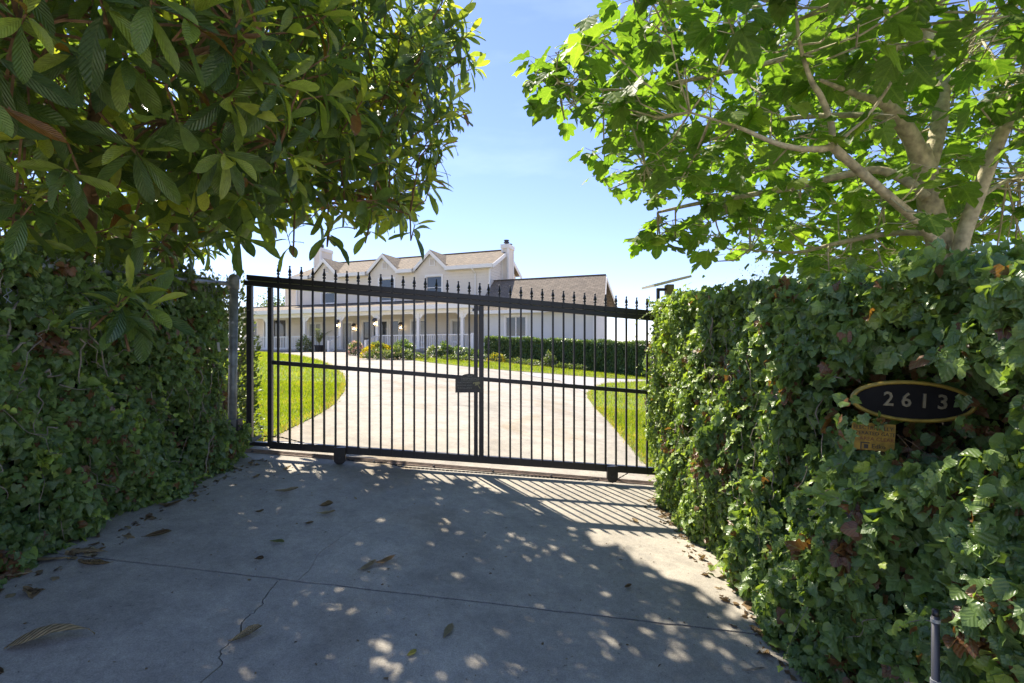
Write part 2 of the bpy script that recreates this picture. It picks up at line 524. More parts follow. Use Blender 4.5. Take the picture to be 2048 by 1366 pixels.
sheet('slab', apron + ER[:-1] + [jb - jnn * 0.006, ja - jnn * 0.006] + EL[:-1][::-1], M_CONC, 0, drive)
house_front = [np.array([-8.5, 32.0]), np.array([-12, 33.4]), np.array([-19, 36])]
sheet('slab', [ja + jnn * 0.006, jb + jnn * 0.006] + ER2[1:] + ET + [np.array([-9.6, 32.6]), np.array([-11.3, 33.3])] + EL2[1:][::-1], M_CONC, 0, drive)

gravel = sheet('gravel_path', [gp(1174, 788), gp(1186, 776), gp(1210, 767), gp(1300, 763.5), gp(1300, 760.5), gp(1200, 757), gp(1111, 750.5), gp(1040, 745), gp(1060, 752), gp(1120, 762)], M_GRAVEL, 0.012)
tag(gravel, 'loose grey gravel strip joining the drive beside the lawn', None, kind='structure')

lawn_polys = []
def lawn(label, pts):
    o = sheet('lawn', pts, M_LAWN, 0.012)
    tag(o, label, None, kind='structure')
    lawn_polys.append([tuple(p) for p in pts])
lawn('mown lawn beside the gate post curving round to the porch',
     EL + EL2[1:] + [np.array([-18.0, 34.3]), np.array([-24, 35.5]), np.array([-20, 20]), np.array([-9, 9]), np.array([-4.4, 5.7]), np.array([-3.0, 5.55])])
lawn('mown lawn between the drive and the ivy wall beyond the gate',
     [np.array([1.9, 5.7])] + ER + ER2[1:] + [gp(1281, 763.5), gp(1330, 764), np.array([9, 19]), np.array([5.0, 6.0])])
lawn('narrow grass strip between the drive and the clipped hedge',
     [gp(1330, 763), gp(1273, 759)] + [gp(1196, 755.5), gp(1111, 748), gp(1025, 742), gp(940, 734), gp(861, 725.5), gp(809, 719)] +
     [gp(800, 712), gp(861, 716), gp(940, 720.5), gp(1000, 726), gp(1100, 736), gp(1200, 745), gp(1283, 754), gp(1330, 757)])

# ------------------------------------------------------------------ leaf templates and scatter
def tmpl(v, f, uv):
    return np.array(v, float), np.array(f, int), np.array(uv, float)

def strip_leaf(ys_, hw, fold=0.25, droop=0.3, wave=0.0, seed=0, curl=0.0):
    r = np.random.default_rng(seed)
    v, uv, f = [], [], []
    wmax = max(hw)
    for i, (y, w) in enumerate(zip(ys_, hw)):
        z = -droop * y * y
        a, b = (r.normal(0, wave), r.normal(0, wave)) if wave else (0, 0)
        yy = y * (1 - 0.25 * droop * y)
        v += [(-w, yy, z + fold * w + a - curl * y * w), (0, yy, z), (w, yy, z + fold * w + b + curl * y * w)]
        uv += [(0.5 - 0.5 * w / wmax, y), (0.5, y), (0.5 + 0.5 * w / wmax, y)]
    for i in range(len(ys_) - 1):
        a = 3 * i
        for k in (0, 1):
            f += [(a + k, a + k + 1, a + k + 4), (a + k, a + k + 4, a + k + 3)]
    return tmpl(v, f, uv)

def fan_leaf(out, cup=0.1, droop=0.2, wave=0.03, seed=0):
    """outline given for the half x>=0 from base to tip, mirrored; centre line kept so the blade can bend"""
    r = np.random.default_rng(seed)
    half = [(x, y) for x, y in out]
    spine_y = [0.0, 0.33, 0.66, 1.0]
    v, uv, f = [], [], []
    full = [(x, y) for x, y in half] + [(-x, y) for x, y in half[-2::-1]]
    wmax = max(x for x, _ in half)
    c = (0.0, 0.42)
    v.append((0, c[1], -droop * c[1] ** 2 - 0.0)); uv.append((0.5, c[1]))
    for x, y in full:
        z = -droop * y * abs(y) + cup * abs(x) + r.normal(0, wave)
        v.append((x, y, z)); uv.append((0.5 + 0.5 * x / wmax, min(max(y, 0), 1)))
    n = len(full)
    for i in range(n):
        f.append((0, 1 + i, 1 + (i + 1) % n))
    return tmpl(v, f, uv)

def fix_winding(t):
    v, f, uv = t
    p = v[f]
    nz = np.cross(p[:, 1] - p[:, 0], p[:, 2] - p[:, 0])[:, 2]
    f = f.copy(); fl = nz < 0
    f[fl] = f[fl][:, ::-1]
    return v, f, uv

LY = [0.0, 0.07, 0.14, 0.30, 0.48, 0.66, 0.82, 0.93, 1.0]
LW = [0.009, 0.011, 0.036, 0.090, 0.129, 0.142, 0.116, 0.065, 0.003]
LOQ = [fix_winding(strip_leaf(LY, LW, fo, dr, wv, s, cu)) for fo, dr, wv, s, cu in
       [(0.35, 0.18, 0.008, 1, 0.0), (0.2, 0.42, 0.010, 2, 0.25), (0.5, 0.30, 0.012, 3, -0.2), (0.1, 0.06, 0.010, 4, 0.15)]]
IVO = [(0.03, 0.02), (0.26, -0.10), (0.46, 0.06), (0.42, 0.26), (0.54, 0.46), (0.31, 0.56), (0.19, 0.78), (0.0, 0.98)]
IVO2 = [(0.03, 0.03), (0.30, -0.08), (0.46, 0.14), (0.44, 0.36), (0.38, 0.58), (0.22, 0.78), (0.0, 0.95)]
IVO3 = [(0.03, 0.02), (0.22, -0.1), (0.40, 0.05), (0.26, 0.24), (0.56, 0.48), (0.22, 0.50), (0.12, 0.74), (0.0, 1.05)]
IVY = [fix_winding(fan_leaf(o, c, d, w, s)) for o, c, d, w, s in
       [(IVO, 0.14, 0.15, 0.04, 1), (IVO2, -0.18, 0.30, 0.05, 2), (IVO3, 0.25, 0.1, 0.05, 3), (IVO, -0.25, 0.45, 0.07, 4), (IVO2, 0.55, 0.1, 0.06, 5), (IVO, 0.45, 0.6, 0.08, 6)]]
FGO = [(0.02, 0.0), (0.02, 0.18), (0.20, 0.16), (0.40, 0.24), (0.50, 0.38), (0.43, 0.47), (0.29, 0.52), (0.43, 0.64), (0.46, 0.80), (0.34, 0.86), (0.21, 0.74), (0.23, 0.90), (0.13, 1.04), (0.0, 1.14)]
FGO2 = [(0.02, 0.0), (0.02, 0.2), (0.24, 0.16), (0.44, 0.30), (0.46, 0.52), (0.33, 0.58), (0.40, 0.76), (0.30, 0.86), (0.19, 0.80), (0.18, 0.98), (0.0, 1.12)]
FIG = [fix_winding(fan_leaf(o, c, d, w, s)) for o, c, d, w, s in
       [(FGO, 0.12, 0.22, 0.03, 1), (FGO2, -0.10, 0.30, 0.035, 2), (FGO, -0.2, 0.15, 0.04, 3), (FGO2, 0.25, 0.4, 0.04, 4)]]
OVO = [(0.02, 0.0), (0.2, 0.22), (0.27, 0.5), (0.18, 0.8), (0.0, 1.0)]
OVAL = [fix_winding(fan_leaf(OVO, c, d, 0.01, s)) for c, d, s in [(0.2, 0.2, 1), (-0.1, 0.3, 2), (0.3, 0.05, 3)]]
BLADE = [tmpl([(-0.06, 0, 0), (0.06, 0, 0), (0.045, 0.55, -0.03), (-0.045, 0.55, -0.03), (0.0, 1.0, -0.18)], [(0, 1, 2), (0, 2, 3), (3, 2, 4)], [(0, 0), (1, 0), (1, .5), (0, .5), (.5, 1)]),
         tmpl([(-0.06, 0, 0), (0.06, 0, 0), (0.04, 0.5, -0.08), (-0.04, 0.5, -0.08), (0.02, 0.9, -0.42)], [(0, 1, 2), (0, 2, 3), (3, 2, 4)], [(0, 0), (1, 0), (1, .5), (0, .5), (.5, 1)])]

def mesh_np(name, co, faces, uv, tint, m, smooth=True):
    me = bpy.data.meshes.new(name)
    nv, nf = len(co), len(faces)
    me.vertices.add(nv); me.vertices.foreach_set('co', np.ascontiguousarray(co, np.float32).ravel())
    me.loops.add(nf * 3); me.loops.foreach_set('vertex_index', np.ascontiguousarray(faces, np.int32).ravel())
    me.polygons.add(nf); me.polygons.foreach_set('loop_start', np.arange(0, nf * 3, 3, dtype=np.int32))
    me.update(calc_edges=True)
    ul = me.uv_layers.new(name='UVMap')
    ul.data.foreach_set('uv', np.ascontiguousarray(uv[faces.ravel()], np.float32).ravel())
    a = me.attributes.new('tint', 'FLOAT', 'POINT')
    a.data.foreach_set('value', np.ascontiguousarray(tint, np.float32))
    if smooth: me.polygons.foreach_set('use_smooth', np.ones(nf, bool))
    me.materials.append(m)
    me.update()
    return me

def frames(fwd, nrm):
    f = fwd / (np.linalg.norm(fwd, axis=1, keepdims=True) + 1e-9)
    s = np.cross(f, nrm); s /= np.linalg.norm(s, axis=1, keepdims=True) + 1e-9
    n = np.cross(s, f)
    return np.stack([s, f, n], 2)           # columns side, forward, normal

def scatter_mesh(name, T, pos, R, sc, ti, m, off=(0, 0, 0), which=None):
    off = np.asarray(off)
    which = rng.integers(0, len(T), len(pos)) if which is None else which
    CO, FA, UV, TI = [], [], [], []
    base = 0
    for k, (v, f, uv) in enumerate(T):
        idx = np.where(which == k)[0]
        if not len(idx): continue
        co = np.einsum('nij,vj->nvi', R[idx] * sc[idx, None, None], v) + (pos[idx] - off)[:, None, :]
        nv = len(v)
        fa = (f[None] + (np.arange(len(idx)) * nv)[:, None, None]) + base
        CO.append(co.reshape(-1, 3)); FA.append(fa.reshape(-1, 3)); UV.append(np.tile(uv, (len(idx), 1))); TI.append(np.repeat(ti[idx], nv))
        base += len(idx) * nv
    return mesh_np(name, np.concatenate(CO), np.concatenate(FA), np.concatenate(UV), np.concatenate(TI), m)

def foliage(parent, off, T, pos, R, sc, ti, m, n_single=300, mass_name='foliage', part='leaf'):
    """the n_single leaves that show largest become parts of their own, the rest one mass"""
    which = rng.integers(0, len(T), len(pos))
    single = np.zeros(len(pos), bool)
    if n_single:
        px, py = proj(pos)
        inside = (px > 5) & (px < 2043) & (py > 5) & (py < 1361) & (pos[:, 1] > 0.3)
        dist = np.linalg.norm(pos - np.array([0, 0, CH]), axis=1)
        show = np.where(inside, sc / dist, 0)
        # only leaves with nothing nearer over the same spot count as shown
        order = np.argsort(dist)
        cell = 14.0
        taken = {}
        vis = np.zeros(len(pos), bool)
        for i in order:
            if not inside[i]: continue
            k = (int(px[i] // cell), int(py[i] // cell))
            if taken.get(k, 0) < 1:
                vis[i] = True
                taken[k] = taken.get(k, 0) + 1
        show = np.where(vis, show, 0)
        single[np.argsort(-show)[:n_single]] = True
        single &= show > 0
    o = link(mass_name, scatter_mesh(mass_name, T, pos[~single], R[~single], sc[~single], ti[~single], m, off, which[~single]), parent)
    o['kind'] = 'stuff'
    if n_single:
        cache = {}
        for i in np.where(single)[0]:
            key = (int(which[i]), int(round(float(ti[i]) * 14)))
            if key not in cache:
                v, f, uv = T[key[0]]
                cache[key] = mesh_np(part, v, f, uv, np.full(len(v), key[1] / 14.0), m)
            q = bpy.data.objects.new(part, cache[key])
            q.parent = parent
            Mx = np.eye(4); Mx[:3, :3] = R[i] * sc[i]; Mx[:3, 3] = pos[i] - np.asarray(off)
            q.matrix_basis = Matrix(Mx.tolist())
            COL.objects.link(q)
    return o

def rnd_dirs(n, r=None):
    v = (r or rng).normal(size=(n, 3)); return v / np.linalg.norm(v, axis=1, keepdims=True)

# leaf materials: tint 0 dark .. 0.6 mid .. 0.8 young lime .. 1 dead brown
M_LOQ = leafmat('loquat leaf', [(0.0, (0.060, 0.112, 0.044)), (0.35, (0.105, 0.175, 0.056)), (0.6, (0.20, 0.29, 0.065)), (0.82, (0.34, 0.40, 0.07)), (0.9, (0.44, 0.48, 0.10)), (0.93, (0.24, 0.12, 0.035)), (1.0, (0.17, 0.075, 0.025))],
                back=(0.17, 0.15, 0.085), backmix=0.22, trans=0.38, transcol=(2.2, 2.1, 0.6), rough=0.23, rib=0.55, ribn=12, vein=0.12, veincol=(0.22, 0.27, 0.09))
M_FIG = leafmat('fig leaf', [(0.0, (0.055, 0.105, 0.024)), (0.4, (0.095, 0.160, 0.032)), (0.7, (0.14, 0.21, 0.04)), (0.9, (0.20, 0.27, 0.045)), (1.0, (0.26, 0.31, 0.08))],
                back=(0.15, 0.20, 0.07), backmix=0.4, trans=0.50, transcol=(2.05, 2.4, 0.6), rough=0.5, spec=0.3, rib=0.25, ribn=5, rib_slant=0.9, vein=0.35, veincol=(0.3, 0.36, 0.10))
M_IVY = leafmat('ivy leaf', [(0.0, (0.090, 0.150, 0.050)), (0.4, (0.170, 0.262, 0.072)), (0.62, (0.27, 0.37, 0.09)), (0.8, (0.32, 0.42, 0.07)), (0.88, (0.42, 0.52, 0.09)), (0.91, (0.22, 0.10, 0.04)), (1.0, (0.15, 0.07, 0.035))],
                back=(0.20, 0.22, 0.12), backmix=0.4, trans=0.34, transcol=(2.0, 2.0, 0.6), rough=0.32, rib=0.2, ribn=4, rib_slant=1.2, vein=0.3, veincol=(0.22, 0.30, 0.12))
M_GRASS = leafmat('grass blade', [(0.0, (0.13, 0.19, 0.010)), (0.5, (0.24, 0.32, 0.014)), (0.85, (0.35, 0.40, 0.025)), (1.0, (0.42, 0.34, 0.12))],
                  backmix=0.0, trans=0.5, transcol=(1.7, 1.6, 0.6), rough=0.55, spec=0.3, vein=0.0)
M_BOX = leafmat('hedge leaf', [(0.0, (0.045, 0.085, 0.030)), (0.5, (0.085, 0.145, 0.040)), (0.8, (0.17, 0.25, 0.055)), (1.0, (0.34, 0.41, 0.10))],
                backmix=0.2, trans=0.22, transcol=(2.0, 2.0, 0.7), rough=0.35, vein=0.0)
M_SHRUB = leafmat('shrub leaf', [(0.0, (0.035, 0.065, 0.015)), (0.5, (0.08, 0.13, 0.025)), (0.8, (0.18, 0.23, 0.05)), (1.0, (0.32, 0.33, 0.13))],
                  backmix=0.2, trans=0.3, transcol=(2.0, 2.0, 0.7), rough=0.45, vein=0.1)
M_PALE = leafmat('pale shrub leaf', [(0.0, (0.13, 0.15, 0.08)), (0.5, (0.24, 0.26, 0.15)), (1.0, (0.46, 0.44, 0.32))], backmix=0.2, trans=0.3, transcol=(1.4, 1.4, 1.0), rough=0.6, vein=0.0)
def petal(name, c0, c1):
    return leafmat(name, [(0.0, c0), (1.0, c1)], backmix=0.0, trans=0.35, transcol=(1.2, 1.2, 1.0), rough=0.6, vein=0.0, spec=0.2)
M_YEL = petal('yellow flower', (0.55, 0.42, 0.02), (0.85, 0.70, 0.06))
M_PINK = petal('pink flower', (0.60, 0.30, 0.28), (0.85, 0.60, 0.52))
M_WHT = petal('white flower', (0.7, 0.66, 0.55), (0.9, 0.87, 0.8))

def fbm(a, b, s):
    return np.sin(a * 2.1 + s) * np.cos(b * 2.7 + 1.3 * s) * .5 + np.sin(a * 5.3 + b * 3.1 + 2 * s) * .28 + np.cos(a * 9.7 - b * 8.3 + s) * .16 + np.sin(a * 17 + b * 15 + s) * .08

# ------------------------------------------------------------------ grass
def grass(name, label, polys, dens, size, zmax=99, zmin=0, seed=3):
    r = np.random.default_rng(seed)
    P = []
    for poly in polys:
        xs_ = [p[0] for p in poly]; ys2 = [p[1] for p in poly]
        x0, x1, y0, y1 = min(xs_), max(xs_), max(min(ys2), zmin), min(max(ys2), zmax)
        if y1 <= y0: continue
        x0 = max(x0, -0.60 * y1 - 1)
        n = int((x1 - x0) * (y1 - y0) * dens)
        x = r.uniform(x0, x1, n); y = r.uniform(y0, y1, n)
        ok = inpoly(x, y, poly) & (x > -0.56 * y - 0.4) & (x < 0.30 * y + 0.4)
        P.append(np.stack([x[ok], y[ok]], 1))
    P = np.concatenate(P)
    P = P + r.normal(0, .03, P.shape)
    n = len(P)
    ed = np.full(n, 9.0)
    for poly in polys:
        for (ax_, ay_), (bx_, by_) in zip(poly, poly[1:] + poly[:1]):
            dx_, dy_ = bx_ - ax_, by_ - ay_; q_ = np.clip(((P[:, 0] - ax_) * dx_ + (P[:, 1] - ay_) * dy_) / (dx_ * dx_ + dy_ * dy_ + 1e-9), 0, 1)
            ed = np.minimum(ed, np.hypot(P[:, 0] - ax_ - q_ * dx_, P[:, 1] - ay_ - q_ * dy_))
    pos = np.stack([P[:, 0], P[:, 1], terr(P[:, 0], P[:, 1]) + 0.01], 1)
    f = np.stack([r.normal(0, 0.42, n), r.normal(0, 0.42, n), np.ones(n)], 1)
    nr = rnd_dirs(n, r); nr[:, 2] *= 0.2
    # clump tone
    cl = 0.5 + 0.5 * np.sin(P[:, 0] * 2.3 + 1.7 * np.sin(P[:, 1] * 1.1)) * np.cos(P[:, 1] * 1.9)
    ti = np.clip(0.35 + 0.2 * cl + r.normal(0, 0.16, n), 0, 0.85)
    patch = fbm(P[:, 0] * .9, P[:, 1] * .7, 3.3)
    ti = np.clip(ti + .22 * patch, 0, .85)
    dry = (r.random(n) < .05 + .16 * (patch > .38)) | ((ed < .10) & (r.random(n) < .45))
    ti[dry] = 1.0
    sc = size * r.uniform(0.6, 1.25, n)
    o = link(name, scatter_mesh(name, BLADE, pos, frames(f, nr), sc, ti, M_GRASS, which=r.integers(0, 2, n)))
    tag(o, label, 'grass', kind='stuff')
grass('grass', 'short sunlit grass blades nearest the gate', lawn_polys[:2], 2600, 0.062, zmax=11, seed=3)
grass('grass', 'short sunlit grass farther up beside the drive', lawn_polys, 420, 0.085, zmin=11, zmax=36, seed=4)

# ------------------------------------------------------------------ the house (local: x along the front, y into the house, z height over eye level)
HR = math.atan2(-0.349, 0.937)
house = empty('house', (-2.4, 30.0, CH), HR)
tag(house, 'two storey beige house with gabled dormers, white porch and tan shingle roof', 'house')

def wall_front(mb, x0, x1, z0, z1, y, holes=(), lap=0.19, depth=0.014, xf=None):
    """lapped boards with openings; xf maps (x,y,z)"""
    zc = set([z0, z1])
    k = z0
    while k < z1: zc.add(round(k, 4)); k += lap
    for h in holes: zc.add(h[2]); zc.add(h[3])
    zc = sorted(z for z in zc if z0 <= z <= z1)
    for a, b in zip(zc[:-1], zc[1:]):
        if b - a < 1e-4: continue
        row = math.floor((0.5 * (a + b) - z0) / lap) * lap + z0
        ya = y - depth * (1 - (a - row) / lap); yb = y - depth * (1 - (b - row) / lap)
        cuts = sorted([(h[0], h[1]) for h in holes if h[2] < 0.5 * (a + b) < h[3]])
        x = x0
        for c0, c1 in cuts + [(x1, x1)]:
            if c0 > x + 1e-4:
                q = [(x, ya, a), (c0, ya, a), (c0, yb, b), (x, yb, b)]
                mb.poly([xf(*p) for p in q] if xf else q)
                q = [(x, ya + 1e-3, a), (x, ya - 0.0, a), (c0, ya, a), (c0, ya + depth, a)]
            x = max(x, c1)
    for h in holes:                       # reveals
        a, b, c, d = h
        for q in ([(a, y, c), (a, y, d), (a, y + .09, d), (a, y + .09, c)], [(b, y, d), (b, y, c), (b, y + .09, c), (b, y + .09, d)],
                  [(a, y, d), (b, y, d), (b, y + .09, d), (a, y + .09, d)], [(b, y, c), (a, y, c), (a, y + .09, c), (b, y + .09, c)]):
            mb.poly([xf(*p) for p in q] if xf else q)

def window(x0, x1, z0, z1, y, kind='sash', trim=0.11, name='window'):
    """framed window in a front wall: trim and bars, panes behind"""
    m = MB()
    t, p = trim, 0.035
    m.box(x0 - t, x0, y - p, y + .05, z0 - t, z1 + t); m.box(x1, x1 + t, y - p, y + .05, z0 - t, z1 + t)
    m.box(x0, x1, y - p + .002, y + .05, z1, z1 + t); m.box(x0, x1, y - p - .02, y + .05, z0 - t, z0)
    w = m.build(name, M_WHITE, house)
    xm, zm = 0.5 * (x0 + x1), 0.5 * (z0 + z1)
    b = MB()
    fr = 0.035
    b.box(x0, x0 + fr, y + .02, y + .06, z0, z1); b.box(x1 - fr, x1, y + .02, y + .06, z0, z1)
    b.box(x0 + fr, x1 - fr, y + .02, y + .06, z0, z0 + fr); b.box(x0 + fr, x1 - fr, y + .02, y + .06, z1 - fr, z1)
    if kind == 'sash': b.box(x0 + fr, x1 - fr, y + .018, y + .058, zm - .025, zm + .025)
    if kind in ('pair', 'shutter'): b.box(xm - .035, xm + .035, y + .018, y + .058, z0 + fr, z1 - fr)
    b.build('window_frame', M_WHITE, w)
    g = MB()
    if kind == 'sash':
        MB().box(x0 + .01, x1 - .01, y + .055, y + .07, zm, z1 - .01).build('pane', M_GLASS, w)
        MB().box(x0 + .01, x1 - .01, y + .062, y + .077, z0 + .01, zm - .003).build('pane', M_GLASS, w)
    elif kind == 'pair':
        MB().box(x0 + .01, xm - .002, y + .055, y + .07, z0 + .01, z1 - .01).build('pane', M_GLASS, w)
        MB().box(xm + .002, x1 - .01, y + .056, y + .071, z0 + .01, z1 - .01).build('pane', M_GLASS, w)
    else:
        MB().box(x0 + .01, x1 - .01, y + .07, y + .085, z0 + .01, z1 - .01).build('pane', M_GLASS, w)
    if kind == 'shutter':
        s = MB(); z = z0 + 0.06
        while z < z1 - 0.08:
            for a, c in ((x0 + .05, xm - .045), (xm + .045, x1 - .05)):
                s.poly([(a, y + .05, z), (c, y + .05, z), (c, y + .068, z + .05), (a, y + .068, z + .05)])
            z += 0.075
        o = s.build('shutter_louvres', M_SHADE, w); o['kind'] = 'stuff'
    return w

# openings on the ground floor behind the porch (x0, x1, z0, z1)
GF = [(-20.3, -19.6, 1.0, 2.35), (-18.85, -18.4, 0.3, 2.5), (-17.95, -16.7, 0.3, 2.5), (-14.45, -13.4, 0.22, 2.12), (-11.45, -10.65, 0.22, 2.12),
      (-9.66, -9.0, 0.22, 2.2), (-8.8, -7.65, 0.22, 2.2), (-7.36, -6.7, 0.22, 2.2), (-5.65, -4.65, 0.75, 2.15), (-2.55, -1.75, 0.75, 2.1)]
UF = [(-13.3, -12.15, 3.62, 5.12), (-8.27, -7.07, 3.62, 5.12), (-4.5, -3.36, 3.62, 5.12)]
m = MB()
wall_front(m, -21.0, 0.16, -0.4, 3.3, 2.4, GF)
wall_front(m, -15.6, 0.16, 3.3, 5.62, 2.4, UF)
# right end wall of the main block, gable included
xf_r = lambda x, y, z: (0.16 + (y - 0.0) * -1.0, x, z)
wall_front(m, 2.4, 7.2, -0.6, 5.6, 0.0, (), xf=xf_r)
k = 5.6
while k < 6.95:
    half = 2.4 * max(0, (6.98 - k) / 1.45); half2 = 2.4 * max(0.0, (6.98 - k - .19) / 1.45)
    m.poly([(0.174, 4.8 - half, k), (0.174, 4.8 + half, k), (0.16, 4.8 + half2, k + .19), (0.16, 4.8 - half2, k + .19)])
    k += 0.19
m.poly([(-15.6, 7.2, -0.4), (0.16, 7.2, -0.4), (0.16, 7.2, 5.6), (-15.6, 7.2, 5.6)])
m.poly([(-15.6, 2.4, 3.0), (-15.6, 7.2, 3.0), (-15.6, 7.2, 5.6), (-15.6, 2.4, 5.6)])
# set-back block at the far end
wall_front(m, -19.3, -15.6, 3.0, 5.4, 5.0, ())
m.poly([(-19.3, 5.0, 2.5), (-19.3, 9.0, 2.5), (-19.3, 9.0, 5.4), (-19.3, 5.0, 5.4)])
# dormer gable faces
DOR = [-13.0, -7.93, -4.16]
for s in DOR:
    m.poly([(s - 1.22, 2.388, 5.5), (s + 1.22, 2.388, 5.5), (s, 2.388, 6.72)])
m.build('wall', M_WALL, house)
# corner boards
for x in (-15.6, 0.16):
    MB().box(x - .07, x + .02, 2.33, 2.45, 3.0, 5.5).build('corner_board', M_WHITE, house)
MB().box(-19.36, -19.26, 4.95, 5.05, 3.0, 5.4).build('corner_board', M_WHITE, house)

for i, h in enumerate(UF): window(*h, 2.4, 'sash', 0.12)
kinds = ['plain', 'plain', 'plain', 'shutter', 'shutter', 'plain', 'plain', 'plain', 'shutter', 'shutter']
for h, k in zip(GF, kinds):
    door = h[2] < 0.25
    w = window(*h, 2.4, k, 0.13 if h[0] > -17 else 0.1, 'door' if door and h[0] in (-9.66, -14.45) else 'window')
    if h[0] == -9.66:
        MB().tube([(-9.1, 2.40, 1.15), (-9.1, 2.36, 1.15), (-9.1, 2.36, 1.0)], .015, 6).build('handle', M_DARKM, w)

def roof_mesh(name, quads, m, parent=house, thick=0.07):
    """quads: list of (eave a, eave b, ridge b, ridge a ...) planar polygons; uv in metres along the slope"""
    mb = MB(); uvs = []
    for q in quads:
        q = [np.asarray(p, float) for p in q]
        ex = q[1] - q[0]; ex /= np.linalg.norm(ex)
        nrm = np.cross(q[1] - q[0], q[-1] - q[0]); nrm /= np.linalg.norm(nrm)
        ey = np.cross(nrm, ex)
        mb.poly(q); uvs += [(float(np.dot(p - q[0], ex)), float(np.dot(p - q[0], ey))) for p in q]
    me = mb.mesh(name, m)
    ul = me.uv_layers.new(name='UVMap')
    for i, l_ in enumerate(me.loops): ul.data[i].uv = uvs[l_.vertex_index]
    o = link(name, me, parent)
    md = o.modifiers.new('thickness', 'SOLIDIFY'); md.thickness = thick; md.offset = -1
    return o

EA, RG = 5.66, 7.02           # main eave and ridge heights
sl = (RG - EA) / (4.8 - 2.0)
r0, r1 = -15.2, 0.48
notch = []
for s in DOR: notch += [(s - 1.27, 2.0, EA), (s - 1.27, 2.5, EA + .5 * sl), (s + 1.27, 2.5, EA + .5 * sl), (s + 1.27, 2.0, EA)]
main = roof_mesh('roof', [[(-16.0, 2.0, EA)] + notch + [(r1, 2.0, EA), (r1, 4.8, RG), (r0, 4.8, RG)],
                          [(r1, 7.6, EA), (-16.0, 7.6, EA), (r0, 4.8, RG), (r1, 4.8, RG)],
                          [(-16.0, 7.6, EA), (-16.0, 2.0, EA), (r0, 4.8, RG)]], M_ROOF)
roof_mesh('side_roof', [[(-19.8, 4.5, 5.5), (-15.5, 4.5, 5.5), (-15.5, 7.0, 6.6), (-17.2, 7.0, 6.6)],
                        [(-19.8, 9.5, 5.5), (-19.8, 4.5, 5.5), (-17.2, 7.0, 6.6)],
                        [(-15.5, 9.5, 5.5), (-19.8, 9.5, 5.5), (-17.2, 7.0, 6.6), (-15.5, 7.0, 6.6)]], M_ROOF)
MB().box(-19.8, -16.0, 4.42, 4.5, 5.3, 5.5).build('fascia', M_WHITE, house)
MB().box(-19.86, -19.8, 4.42, 9.5, 5.3, 5.5).build('fascia', M_WHITE, house)
MB().poly([(-19.8, 4.5, 5.31), (-15.6, 4.5, 5.31), (-15.6, 5.0, 5.31), (-19.8, 5.0, 5.31)]).build('soffit', M_WHITE, house)
MB().tube([(r0, 4.8, RG + .03), (r1, 4.8, RG + .03)], .06, 6).build('ridge_cap', M_ROOF, house)
# dormers
for s in DOR:
    y_back = 2.0 + (6.92 - EA) / sl
    yb = 4.75
    ze = 5.58
    d = roof_mesh('dormer_roof', [[(s + 1.42, 2.22, ze), (s + 1.42, 2.26, ze), (s, yb, 6.92), (s, 2.22, 6.92)],
                                  [(s, 2.22, 6.92), (s, yb, 6.92), (s - 1.42, 2.26, ze), (s - 1.42, 2.22, ze)]], M_ROOF, thick=0.05)
    for sg in (-1, 1):
        b = MB().prism([(s + sg * 1.46, 2.14, ze - .06), (s, 2.14, 6.88), (s, 2.14, 6.62), (s + sg * 1.22, 2.14, ze - .10)], (0, 0.07, 0))
        b.build('rake_board', M_WHITE, d)
    v = MB().box(s - .10, s + .34, 2.34, 2.42, 5.82, 5.87).box(s - .10, s + .34, 2.34, 2.42, 6.33, 6.38).box(s - .10, s - .05, 2.34, 2.42, 5.87, 6.33).box(s + .29, s + .34, 2.34, 2.42, 5.87, 6.33)
    vo = v.build('gable_vent', M_WHITE, d)
    lv = MB()
    for q in range(7): lv.poly([(s - .05, 2.352, 5.88 + q * .064), (s + .29, 2.352, 5.88 + q * .064), (s + .29, 2.38, 5.94 + q * .064), (s - .05, 2.38, 5.94 + q * .064)])
    lv.build('louvres', M_WALL, vo)
# eave boards between the dormers
edges = [-16.0] + [e for s in DOR for e in (s - 1.25, s + 1.25)] + [r1]
for a, b in zip(edges[0::2], edges[1::2]):
    MB().box(a, b, 1.92, 1.998, 5.42, 5.66).build('fascia', M_WHITE, house)
    MB().poly([(a, 1.95, 5.43), (b, 1.95, 5.43), (b, 2.4, 5.43), (a, 2.4, 5.43)]).build('soffit', M_WHITE, house)
for sg, ya in ((1, 2.0), (-1, 7.6)):
    MB().prism([(r1 - .01, ya, EA - .02), (r1 - .01, 4.8, RG - .02), (r1 - .01, 4.8, RG - .30), (r1 - .01, ya + sg * .02, EA - .28)], (0.06, 0, 0)).build('rake_board', M_WHITE, house)
MB().tube([(-0.9, 1.9, 5.5), (-0.9, 1.95, 5.35), (-0.86, 2.34, 5.15), (-0.86, 2.34, 3.5)], .045, 6).build('downpipe', M_WHITE, house)
# chimneys
def chimney(x0, x1, y0, y1, zb, zt):
    c = MB().box(x0, x1, y0, y1, zb, zt).build('chimney', M_WALL, house)
    t = MB(); w = .10
    for a, b in ((x0, y0), (x1, y0), (x1, y1), (x0, y1)):
        t.box(a - .03 if a == x0 else a - w, a + w if a == x0 else a + .03, b - .03 if b == y0 else b - w, b + w if b == y0 else b + .03, zb, zt - .2)
    t.build('chimney_trim', M_WHITE, c)
    MB().box(x0 - .07, x1 + .07, y0 - .07, y1 + .07, zt - .2, zt + .06).build('chimney_cap', M_WHITE, c)
    xm, ym = .5 * (x0 + x1), .5 * (y0 + y1)
    MB().lathe([(.13, 0), (.13, .14), (.20, .18), (.20, .23), (.15, .25), (.15, .33), (.19, .34), (.19, .37), (.03, .40)], (xm - .05, ym - .1, zt + .05), 10).build('flue', M_DARKM, c, smooth=False)
    return c
